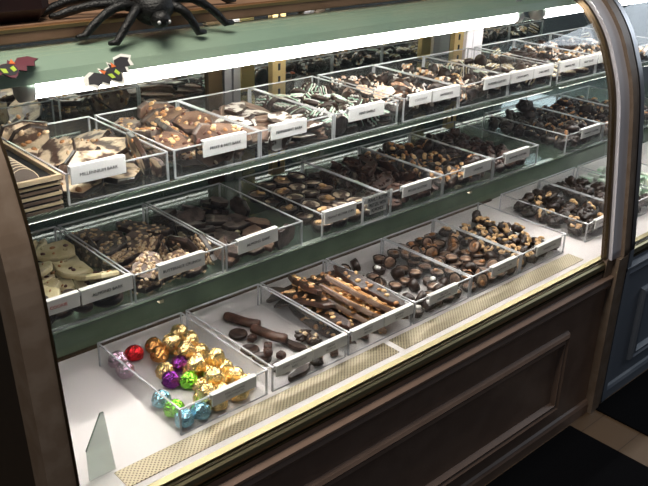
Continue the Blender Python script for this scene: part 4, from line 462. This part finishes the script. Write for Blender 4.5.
# fluorescent tubes under the hood
for (xa, xb, cs, lb) in ((.495, 1.665, case, 'glowing white fluorescent tube over the left and middle trays'), (1.775, 2.95, case2, 'glowing white fluorescent tube past the gap near the right post')):
    t = thing('fluorescent_tube', lb, 'lamp', ((xa+xb)/2, 1.158, 1.0975))
    part(MB().lathe([(.0155, xa), (.0155, xb)], 'tube_on', 20), 'glass_tube', t)
    o = t.children[0] if t.children else None
    me = o.data
    for v in me.vertices: x, y, z = v.co; v.co = (z, 1.158+x, 1.0975+y)
    for e0, e1 in ((xa-.02, xa), (xb, xb+.02)):
        mb = MB().lathe([(.018, e0), (.018, e1)], 'tube_cap', 20); o = part(mb, 'end_cap', t)
        for v in o.data.vertices: x, y, z = v.co; v.co = (z, 1.158+x, 1.0975+y)
        part(MB().box(e0, 1.152, 1.114, e1, 1.164, 1.134, 'tube_cap'), 'lamp_holder', t)
# unseen strip lamps added under the shelf fronts to brighten deck and middle row
for (xa, xb, cs, z, yy, mt, lb) in ((.41, 1.97, case, .681, 1.178, 'added_strip_on', 'slim light strip, unseen and added, under the front of the middle shelf'), (2.01, 3.0, case2, .681, 1.178, 'added_strip_on', 'slim light strip, unseen and added, under the middle shelf past the post'),
                            (.41, 1.97, case, .874, 1.213, 'added_strip_dim', 'slim light strip, unseen and added, under the front of the top shelf'), (2.01, 3.0, case2, .874, 1.213, 'added_strip_dim', 'slim light strip, unseen and added, under the top shelf past the post')):
    t = thing('added_strip_lamp', lb, 'lamp', ((xa+xb)/2, yy, z))
    part(MB().box(xa, yy, z-.007, xb, yy+.014, z-.0005, 'case_floor'), 'housing', t)
    part(MB().box(xa+.003, yy+.003, z-.0085, xb-.003, yy+.012, z-.007, mt), 'light_bar', t)
# ---------------------------------------------------------------- trays
def rimbox(mb):
    e = .0032; W, D, H = TW, TD, TH
    for (a, b_, c, d) in ((0, 0, W, e), (0, D-e, W, D), (0, e, e, D-e), (W-e, e, W, D-e)): mb.box(a, b_, H-.0015, c, d, H+.0007, 'edge_acrylic')
    for (x, y) in ((0, 0), (W-e, 0), (0, D-e), (W-e, D-e)): mb.box(x, y, .001, x+e, y+e, H-.0015, 'edge_acrylic')
    for (a, b_, c, d) in ((0, -.0004, W, .001),): mb.box(a, b_, 0, c, d, .0022, 'edge_acrylic')
    return mb
TMESH = {'base': MB().box(TT, TT, 0, TW-TT, TD-TT, TT, 'acrylic').mesh('base'), 'front_wall': MB().box(0, 0, 0, TW, TT, TH-.0016, 'acrylic').mesh('front_wall'),
         'back_wall': MB().box(0, TD-TT, 0, TW, TD, TH-.0016, 'acrylic').mesh('back_wall'), 'side_wall': MB().box(0, TT, 0, TT, TD-TT, TH-.0016, 'acrylic').mesh('side_wall'),
         'rim': rimbox(MB()).mesh('rim')}
SIGN = {'T0': 'millennium bark', 'T1': 'fruit and nut bark', 'T2': 'peppermint bark', 'T3': 'mint discs', 'T4': 'coconut clusters', 'T5': 'coconut almond pieces', 'T6': 'cream striped discs', 'T7': 'mixed discs', 'T8': 'peach coconut clusters', 'T9': 'striped clusters',
        'M0': 'cookies and white bark', 'M1': 'butternut crunch', 'M2': 'almond bark', 'M3': 'peanut butter cups', 'M4': 'pretzel bites', 'M5': 'nut clusters', 'M6': 'reddish clusters', 'M7': 'heaped dark clusters', 'M8': 'dark nut clusters', 'M9': 'dark clusters',
        'B0': 'foil wrapped sweets', 'B1': 'few dark bars and truffles', 'B2': 'long nut brittle', 'B3': 'small salted cups', 'B4': 'round nut cups', 'B5': 'cashew clusters', 'B6': 'large cashew clusters', 'B7': 'dark clusters', 'B8': 'green wrapped sweets'}
ROWN = {'T': 'top glass shelf', 'M': 'middle shelf', 'B': 'white bottom deck'}
TRX = dict(TRAYS); KEEP = {}
for tid, x in TRAYS:
    y, z = ROW[tid[0]]; rz = 0
    t = thing('acrylic_tray', 'clear open acrylic tray of %s on the %s' % (SIGN[tid], ROWN[tid[0]]), 'tray', (x, y, z), 0, 'clear acrylic sweet trays')
    for nm, off in (('base', 0), ('front_wall', 0), ('back_wall', 0), ('side_wall', 0), ('side_wall', TW-TT), ('rim', 0)):
        o = bpy.data.objects.new(nm, TMESH[nm]); COL.objects.link(o); o.parent = t; o.location = (off, 0, 0)
# ---------------------------------------------------------------- sweets in the trays
KIND = {  # key: (object name, category, description)
 'millennium': ('chocolate_bark', 'chocolate bark', 'large slab of cream and dark marbled chocolate bark'), 'millennium_bit': ('chocolate_bark', 'chocolate bark', 'small broken chip of cream marbled bark'),
 'fruitnut': ('chocolate_bark', 'chocolate bark', 'brown slab of fruit and nut studded bark'), 'fruitnut_bit': ('chocolate_bark', 'chocolate bark', 'small chip of milk chocolate nut bark'),
 'pepper': ('chocolate_bark', 'chocolate bark', 'plain pale milk chocolate bark piece'), 'pepper_white': ('chocolate_bark', 'chocolate bark', 'white swirled bark piece'),
 'mint_disc': ('chocolate_disc', 'chocolate', 'dark disc striped with white and mint icing'), 'coco': ('chocolate_cluster', 'chocolate', 'dark cluster sprinkled with white coconut'),
 'pinkslab': ('chocolate_slice', 'chocolate', 'peach topped chocolate slice'), 'orange': ('orange_slice', 'sweet', 'bright orange slice half dipped in chocolate'), 'amber': ('fruit_slice', 'sweet', 'amber fruit slice half dipped in chocolate'),
 'cocopeach': ('chocolate_cluster', 'chocolate', 'dark cluster with peach and white nut bits'), 'creamdisc': ('chocolate_disc', 'chocolate', 'dark disc striped with cream icing'),
 'cookie': ('chocolate_cookie', 'cookie', 'round dark chocolate covered cookie'), 'whitebark': ('white_chocolate_bark', 'chocolate bark', 'ivory white chocolate bark with nuts'),
 'butternut': ('chocolate_bark', 'chocolate bark', 'dark bark slab with scattered chopped nuts'), 'butternut_full': ('chocolate_bark', 'chocolate bark', 'bark slab thickly covered in chopped nuts'),
 'almond_dark': ('chocolate_bark', 'chocolate bark', 'plain dark broken almond bark piece'), 'almond_red': ('chocolate_bark', 'chocolate bark', 'reddish brown almond bark piece'), 'almond_white': ('white_chocolate_chip', 'chocolate', 'small ivory chip between dark bark'),
 'pbcup': ('peanut_butter_cup', 'chocolate', 'dark fluted cup with swirled cream centre'), 'pbcup_nut': ('peanut_butter_cup', 'chocolate', 'dark fluted cup topped with peanuts'),
 'pretzel': ('chocolate_pretzel', 'chocolate', 'reddish dark chocolate pretzel piece'), 'plaincup': ('chocolate_cup', 'chocolate', 'plain dark fluted cup at the back'),
 'nutcluster': ('nut_cluster', 'chocolate', 'dark cluster with round brown nuts'), 'redcluster': ('chocolate_cluster', 'chocolate', 'reddish brown lumpy cluster'), 'darkcluster': ('chocolate_cluster', 'chocolate', 'plain near-black lumpy cluster'),
 'darknut': ('nut_cluster', 'chocolate', 'dark cluster with small nut bits'), 'log': ('chocolate_log', 'chocolate', 'long ridged round chocolate log'), 'disc': ('chocolate_disc', 'chocolate', 'plain round dark disc'),
 'cube': ('chocolate_truffle', 'chocolate', 'square drizzled truffle'), 'turtle': ('nut_cluster', 'chocolate', 'small rough dark cluster'), 'flatbar': ('chocolate_bar', 'chocolate', 'short flat dark bar'),
 'brittle': ('nut_brittle', 'chocolate bark', 'long dark chocolate coated brittle strip'), 'brittle_car': ('nut_brittle', 'chocolate bark', 'long caramel brittle strip full of nuts'),
 'smallcup': ('chocolate_cup', 'chocolate', 'small dark fluted cup with brown filling'), 'smallcup_salt': ('chocolate_cup', 'chocolate', 'small dark cup with a white fleck'),
 'nutcup': ('chocolate_cup', 'chocolate', 'round dark cup with one nut on top'), 'nutcup_pale': ('chocolate_cup', 'chocolate', 'round cup with smooth brown filling'),
 'cashew': ('cashew_cluster', 'chocolate', 'dark cluster with pale cashews on top'), 'cashew_big': ('cashew_cluster', 'chocolate', 'big dark cluster with pale cashews'), 'greenbox': ('wrapped_sweet', 'sweet', 'pale green wrapped sweet'),
}
for c in ('gold', 'copper', 'pink', 'red', 'purple', 'green', 'blue'): KIND['foil_'+c] = ('foil_sweet', 'foil-wrapped chocolate', {'pink': 'pale pink', 'blue': 'light blue', 'green': 'lime green'}.get(c, c)+' foil wrapped egg shaped chocolate')
KEYS = sorted(PROTO)
for tid, x in TRAYS:
    y, z = ROW[tid[0]]
    for rec in PILES[tid].split(';'):
        f = rec.split(','); key = KEYS[int(f[0])]; k = int(f[1]); p = [float(v)/1000 for v in f[2:5]]; e = [math.radians(float(v)) for v in f[5:8]]
        nm, cat, desc = KIND[key]
        o = bpy.data.objects.new(nm, pmesh(key, k)); COL.objects.link(o)
        o.location = (x+p[0], y+p[1], z+p[2]); o.rotation_euler = e
        tag(o, '%s in the tray of %s' % (desc, SIGN[tid]), cat, '%s in the tray of %s' % (nm.replace('_', ' ')+'s', SIGN[tid]))
# ---------------------------------------------------------------- price signs
def text_mesh(txt, size, matn):
    cu = bpy.data.curves.new('t', 'FONT'); cu.body = txt; cu.size = size; cu.extrude = .00025; cu.resolution_u = 2; cu.align_x = 'CENTER'; cu.align_y = 'CENTER'; cu.space_line = 1.1
    o = bpy.data.objects.new('t', cu); COL.objects.link(o); bpy.context.view_layer.update()
    me = bpy.data.meshes.new_from_object(o.evaluated_get(bpy.context.evaluated_depsgraph_get())); bpy.data.objects.remove(o); bpy.data.curves.remove(cu)
    me.name = 'lettering'; me.materials.clear(); me.materials.append(MATS[matn]); return me
def sign(xa, xb, row, txt, label, h=.025, up=.004, size=.0082, ink='ink', tilt=0.0):
    y, z = ROW[row]; w = xb-xa-.001
    t = thing('tray_sign', label, 'sign', ((xa+xb)/2, y-.0008, z+TH+up), 0, 'white name signs on the trays'); t.rotation_euler = (0, tilt, 0)
    MB().bbox(-w/2, -.0035, -h, w/2, 0, 0, .0008, 'sign_white').box(-w/2, -.0035, 0, w/2, .007, .0015, 'sign_white').box(-w/2, .0055, -.012, w/2, .007, 0, 'sign_white').obj('sign_plate', t)
    me = text_mesh(txt, size, ink); xs = [v.co.x for v in me.vertices]; k = min(1, (w*.82)/(max(xs)-min(xs)+1e-6))
    o = bpy.data.objects.new('lettering', me); COL.objects.link(o); o.parent = t; o.rotation_euler = (math.pi/2, 0, 0); o.scale = (k, k, 1); o.location = (0, -.0037, -h/2)
    return t
S = 'white plastic sign reading %s on the %s'
sign(.566, .668, 'T', 'MILLENNIUM BARK', 'white sign reading MILLENNIUM BARK on the leftmost top shelf tray', h=.03, up=.011)
sign(.826, .926, 'T', 'FRUIT & NUT BARK', 'white sign reading FRUIT & NUT BARK on the top shelf', h=.03, up=.005)
sign(.985, 1.078, 'T', 'PEPPERMINT BARK', 'white sign reading PEPPERMINT BARK on the top shelf', h=.028, up=.005)
sign(1.195, 1.303, 'T', 'MINT SWIRLS', 'white sign reading MINT SWIRLS on the tray of mint striped discs', h=.028, up=.005)
sign(1.385, 1.46, 'T', 'COCONUT', 'white sign reading COCONUT, left of two on the coconut cluster tray', ink='ink_grey', h=.024)
sign(1.462, 1.562, 'T', 'HAYSTACKS', 'white sign reading HAYSTACKS, right of two on the coconut cluster tray', h=.026)
sign(1.655, 1.759, 'T', 'ALMOND CLUSTERS', 'white sign reading ALMOND CLUSTERS on the top shelf', h=.026)
sign(1.765, 1.862, 'T', 'CREAM MINTS', 'white sign reading CREAM MINTS on the top shelf', h=.026)
sign(1.863, 1.956, 'T', 'DARK MINTS', 'white sign reading DARK MINTS on the top shelf', h=.026)
sign(1.986, 2.08, 'T', 'ORANGE PEEL', 'white sign reading ORANGE PEEL on the top shelf by the post', h=.026)
sign(2.081, 2.176, 'T', 'FRUIT SLICES', 'white sign reading FRUIT SLICES on the top shelf by the post', h=.026)
sign(2.184, 2.285, 'T', 'PECAN BARK', 'white sign reading PECAN BARK on the top shelf against the post', h=.026)
sign(.449, .541, 'M', 'P.B. COOKIE', 'white sign reading P.B. COOKIE at the left post on the middle shelf', ink='ink_red')
sign(.543, .641, 'M', 'ALMOND BARK', 'white sign reading ALMOND BARK below the ivory white bark', h=.026)
sign(.693, .793, 'M', 'BUTTERNUT CRUNCH', 'white sign reading BUTTERNUT CRUNCH on the middle shelf', h=.026)
sign(.869, .969, 'M', 'ALMOND BARK', 'white sign reading ALMOND BARK below the plain dark bark pieces', h=.028, tilt=-.03)
sign(1.094, 1.188, 'M', 'PEANUT BUTTER CUPS', 'white sign reading PEANUT BUTTER CUPS on the middle shelf', h=.027)
sign(1.335, 1.435, 'M', 'PECAN CLUSTERS', 'white sign reading PECAN CLUSTERS on the tray of pretzel pieces', h=.024)
sign(1.555, 1.662, 'M', 'CASHEWS', 'white sign reading CASHEWS on the tray of round nut clusters', h=.026)
sign(1.722, 1.828, 'M', 'ALMOND CLUSTERS', 'white sign reading ALMOND CLUSTERS on the middle shelf', h=.026)
sign(2.08, 2.18, 'M', 'WALNUT CLUSTERS', 'white sign reading WALNUT CLUSTERS on the middle shelf beside the right post', h=.026)
sign(.697, .797, 'B', 'FOIL WRAPPED\nCHOCOLATES', 'white two-line sign reading FOIL WRAPPED CHOCOLATES on the deck', h=.023, size=.0065, ink='ink_grey', up=.001)
sign(.843, .935, 'B', 'DARK CHOCOLATE\nBARS', 'white two-line sign reading DARK CHOCOLATE BARS on the deck', h=.023, size=.0065, ink='ink_grey', up=.001)
sign(.936, 1.029, 'B', 'CREAM\nTRUFFLES', 'white two-line sign reading CREAM TRUFFLES on the deck', h=.023, size=.0065, ink='ink_grey', up=.001)
sign(1.042, 1.135, 'B', 'PEANUT\nBRITTLE', 'white two-line sign reading PEANUT BRITTLE on the deck', h=.022, size=.0065, ink='ink_grey', up=.001)
sign(1.136, 1.228, 'B', 'CASHEW\nBRITTLE', 'white two-line sign reading CASHEW BRITTLE on the deck', h=.022, size=.0065, ink='ink_grey', up=.001)
sign(1.280, 1.378, 'B', 'SEA SALT\nCARAMEL CUPS', 'white two-line sign reading SEA SALT CARAMEL CUPS on the deck', h=.023, size=.0065, ink='ink_grey', up=.001)
sign(1.505, 1.605, 'B', 'ALMOND CUPS', 'white sign reading ALMOND CUPS on the deck', h=.024, ink='ink_grey', up=.001)
sign(1.690, 1.800, 'B', 'CASHEW CUPS', 'white sign reading CASHEW CUPS on the deck', h=.025, ink='ink_grey', up=.001)
sign(1.965, 2.065, 'B', 'JUMBO CASHEW', 'white sign reading JUMBO CASHEW on the deck at the right post', h=.024, ink='ink_grey', up=.001)
# hand-written note in a clear holder
y, z = ROW['M']; t = thing('note_holder', 'clear acrylic holder with a hand-lettered note on the middle shelf edge', 'sign holder', (1.2515, y-.0012, z+.066))
mb = MB().box(-.045, -.006, -.063, .045, -.0045, 0, 'acrylic').box(-.045, -.0015, -.063, .045, 0, 0, 'acrylic'); mb.obj('sleeve', t)
mb = MB()
for a in ((-.045, -.006, -.065, .045, 0, -.063), (-.045, -.006, -.063, -.0435, 0, 0), (.0435, -.006, -.063, .045, 0, 0), (-.0435, -.006, -.0012, .0435, -.0045, 0)): mb.box(*a, 'edge_acrylic')
mb.obj('holder_edge', t)
MB().box(-.038, -.0035, -.018, .04, -.0028, -.004, 'paper').box(-.03, -.0035, -.032, .036, -.0028, -.0185, 'paper').box(-.022, -.0035, -.046, .03, -.0028, -.0325, 'paper').obj('paper_note', t)
me = text_mesh('PEANUT BUTTER\nPRETZEL WITH\nALMONDS', .0085, 'ink'); o = bpy.data.objects.new('lettering', me); COL.objects.link(o); o.parent = t; o.rotation_euler = (math.pi/2, 0, 0); o.location = (.001, -.0037, -.025); o.scale = (.95, 1.35, 1)
# ---------------------------------------------------------------- stack of wafer trays at the left
t = thing('wafer_carton', 'stack of brown layered cartons with pale rim holding wafers by the left post', 'carton', (.505, 1.31, .881))
mb = MB()
for k in range(6): mb.box(-.046, -.125, .0085*k, .046, .125, .0085*k+.0045, 'rim_tan' if k % 2 else 'cardboard').box(-.043, -.122, .0085*k+.0045, .043, .122, .0085*k+.0085, 'black_gap')
t.location = (.503, 1.335, .881); mb.obj('carton_stack', t)
mb = MB()
for a in ((-.047, -.127, .047, -.121), (-.047, .121, .047, .127), (-.047, -.121, -.042, .121), (.042, -.121, .047, .121)): mb.box(a[0], a[1], .051, a[2], a[3], .059, 'rim_tan')
mb.obj('rim', t)
for k in range(14):
    o = MB().lathe([(.0225, -.0022), (.024, 0), (.0225, .0022)], 'wafer', 18, smooth=False).lathe([(.0245, -.0008), (.0245, .0008)], 'rim_tan', 18, smooth=False).obj('wafer_cookie')
    o.rotation_euler = (math.radians(62), 0, 0); o.location = (.500, 1.232+k*.0125, .929); tag(o, 'ribbed brown wafer in the row inside the layered carton', 'cookie', 'wafers in the layered carton')
# ---------------------------------------------------------------- leaning glass price holder at lower left
t = tag(MB().add([(0, -.0012, 0), (.048, -.0012, 0), (.036, -.0012, .118), (.030, -.0012, .118), (0, -.0012, .058), (0, .0012, 0), (.048, .0012, 0), (.036, .0012, .118), (.030, .0012, .118), (0, .0012, .058)],
     [(0, 1, 2, 3, 4), (9, 8, 7, 6, 5)], 'easel_glass').add([(0, -.0014, .058), (.030, -.0014, .118), (.036, -.0014, .118), (.030, .0026, .118), (0, .0026, .058), (.036, .0026, .118)], [(0, 1, 3, 4), (1, 2, 5, 3)], 'edge_glass').obj('glass_plate'),
     'small upright clouded glass plate with slanted edge on the deck, lower left', 'glass plate')
t.location = (.455, 1.02, .4912)
# ---------------------------------------------------------------- bats stuck on the curved glass
cum = [0]
for i in range(1, len(GP)): cum.append(cum[-1]+(Vector(GP[i])-Vector(GP[i-1])).length)
def on_glass(s, off):
    s = max(0, min(cum[-1], s)); i = max(k for k in range(len(cum)) if cum[k] <= s+1e-9); i = min(i, len(GP)-2)
    f = (s-cum[i])/(cum[i+1]-cum[i]); p = Vector(GP[i]).lerp(Vector(GP[i+1]), f)+gnorm(i)*off; return p
def s_of_y(y): return cum[max(i for i in range(len(GP)) if GP[i][0] <= y)]
BAT = [(-1, .12), (-.82, .32), (-.5, .36), (-.28, .14), (-.2, .34), (-.12, .2), (.0, .22), (.1, .2), (.2, .36), (.27, .14), (.5, .36), (.82, .34), (1.02, .14), (.86, .06), (.76, -.14), (.56, -.06), (.44, -.26), (.26, -.16), (.1, -.36), (0, -.42), (-.1, -.36), (-.24, -.16), (-.42, -.26), (-.55, -.06), (-.74, -.14), (-.85, .04)]
def bat(xc, yc, half, ang, cols, label):
    s0 = s_of_y(yc)
    def flat(pts, off, m, grow=0):
        c, sn = math.cos(ang), math.sin(ang); mb = MB(); n = len(pts); vs = []
        for o2 in (off, off+.0008):
            for (u, v) in pts:
                u *= half+grow; v *= half*.95+grow*(1.6); x = xc+u*c-v*sn; s = s0+u*sn+v*c; p = on_glass(s, o2); vs.append((x, p.x, p.y))
        mb.add(vs, [tuple(range(n))[::-1], tuple(range(n, 2*n))]+[(i, (i+1) % n, n+(i+1) % n, n+i) for i in range(n)], m); return mb
    o = flat(BAT, .0006, cols[0], .0085 if cols[0] == 'icing' else .0015).obj('bat_sticker'); tag(o, label, 'sticker')
    flat(BAT, .0015, cols[1]).obj('bat_shape', o); 
    flat([(.26*math.cos(a*.6283), -.06+.26*math.sin(a*.6283)) for a in range(10)], .0019, 'bat_black').obj('bat_body', o)
    for sx in (-1, 1):
        flat([(sx*.06, -.02), (sx*.2, .04), (sx*.2, -.16), (sx*.08, -.2)], .0024, 'bat_green').obj('bat_eye', o); flat([(sx*.14, .16), (sx*.3, .34), (sx*.3, .1)], .0024, 'bat_orange').obj('bat_ear', o)
bat(.598, 1.109, .046, .42, ('icing', 'bat_black'), 'black bat sticker with white border and green eyes over the light tube')
bat(.455, 1.140, .050, .12, ('bat_black', 'bat_maroon'), 'maroon and black bat sticker at the upper left corner of the glass')
# ---------------------------------------------------------------- things standing on the case
sp = thing('toy_spider', 'big black toy spider lying on the front edge of the case top', 'spider decoration', (.715, 1.235, 1.18))
mb = MB().blob((.735, 1.255, 1.222), (.056, .06, .040), 'spider_black', .12, 3, 18, 12).blob((.722, 1.185, 1.190), (.034, .034, .028), 'spider_black', .1, 5, 14, 10).blob((.715, 1.152, 1.176), (.016, .016, .014), 'spider_black', .1, 6, 10, 8); part(mb, 'body', sp)
for sx in (-1, 1): part(MB().blob((.713+sx*.009, 1.139, 1.174), (.003, .003, .003), 'eye_white', 0, 0, 8, 6), 'eye', sp)
for sx, kx, ky, kz, fx, fy, fz in ((-1, .685, 1.16, 1.205, .64, 1.160, 1.1475), (-1, .66, 1.185, 1.215, .600, 1.185, 1.157), (-1, .65, 1.20, 1.21, .575, 1.215, 1.186), (-1, .64, 1.235, 1.225, .565, 1.245, 1.186),
                                   (1, .765, 1.16, 1.20, .79, 1.160, 1.1475), (1, .79, 1.18, 1.225, .85, 1.165, 1.156), (1, .80, 1.21, 1.24, .885, 1.205, 1.186), (1, .79, 1.25, 1.25, .89, 1.27, 1.186)):
    r = Vector((.722+sx*.024, 1.19, 1.188)); k = Vector((kx, ky, kz)); f = Vector((fx, fy, fz)); pts = []
    for i in range(9): u = i/8; pts.append((1-u)**2*r+2*u*(1-u)*k+u*u*f)
    pts.append(f+Vector((sx*.014, -.002, .0)))
    part(MB().tube(pts, [.0075, .008, .0075, .008, .007, .0075, .0065, .007, .006, .0035], 'spider_black', 8), 'leg', sp)
o = MB().bbox(-.125, -.16, 0, .125, .16, .26, .02, 'maroon').obj('gift_box'); o.location = (.4395, 1.36, 1.18); tag(o, 'dark maroon box standing on the top left of the case', 'box')
t = thing('plastic_tub', 'cream plastic tub standing behind the toy spider', 'tub', (.850, 1.395, 1.18))
MB().lathe([(.085, 0), (.10, .07), (.105, .085), (.098, .085), (.08, .02), (0, .012)], 'cream_plastic', 28).obj('bowl', t); MB().lathe([(.104, .083), (.112, .086), (.112, .093), (.104, .093)], 'icing', 28).obj('rim', t)
o = MB().bbox(-.07, -.06, 0, .07, .06, .12, .006, 'pale_box').obj('cardboard_box'); o.location = (.655, 1.375, 1.18); tag(o, 'tan box behind the spider, beside the maroon box', 'box')
for (x, wd, lb) in ((1.23, .13, 'long low brown wooden crate on the case top, right of the spider'), (1.56, .16, 'wide brown wooden crate on the case top near the middle')):
    t = thing('wooden_crate', lb, 'crate', (x, 1.305, 1.18))
    MB().box(-wd, -.1, 0, wd, .1, .008, 'counter_wood').obj('crate_floor', t)
    for (a, b_, c, d) in ((-wd, -.1, wd, -.092), (-wd, .092, wd, .1), (-wd, -.092, -wd+.008, .092), (wd-.008, -.092, wd, .092)):
        MB().box(a, b_, .008, c, d, .045, 'tan_box').box(a, b_, .055, c, d, .09, 'tan_box').obj('crate_side', t)
    for a in (-wd, wd-.012):
        for b_ in (-.1, .088): MB().box(a+.001, b_+.001, .008, a+.011, b_+.011, .1, 'counter_wood').obj('corner_post', t)
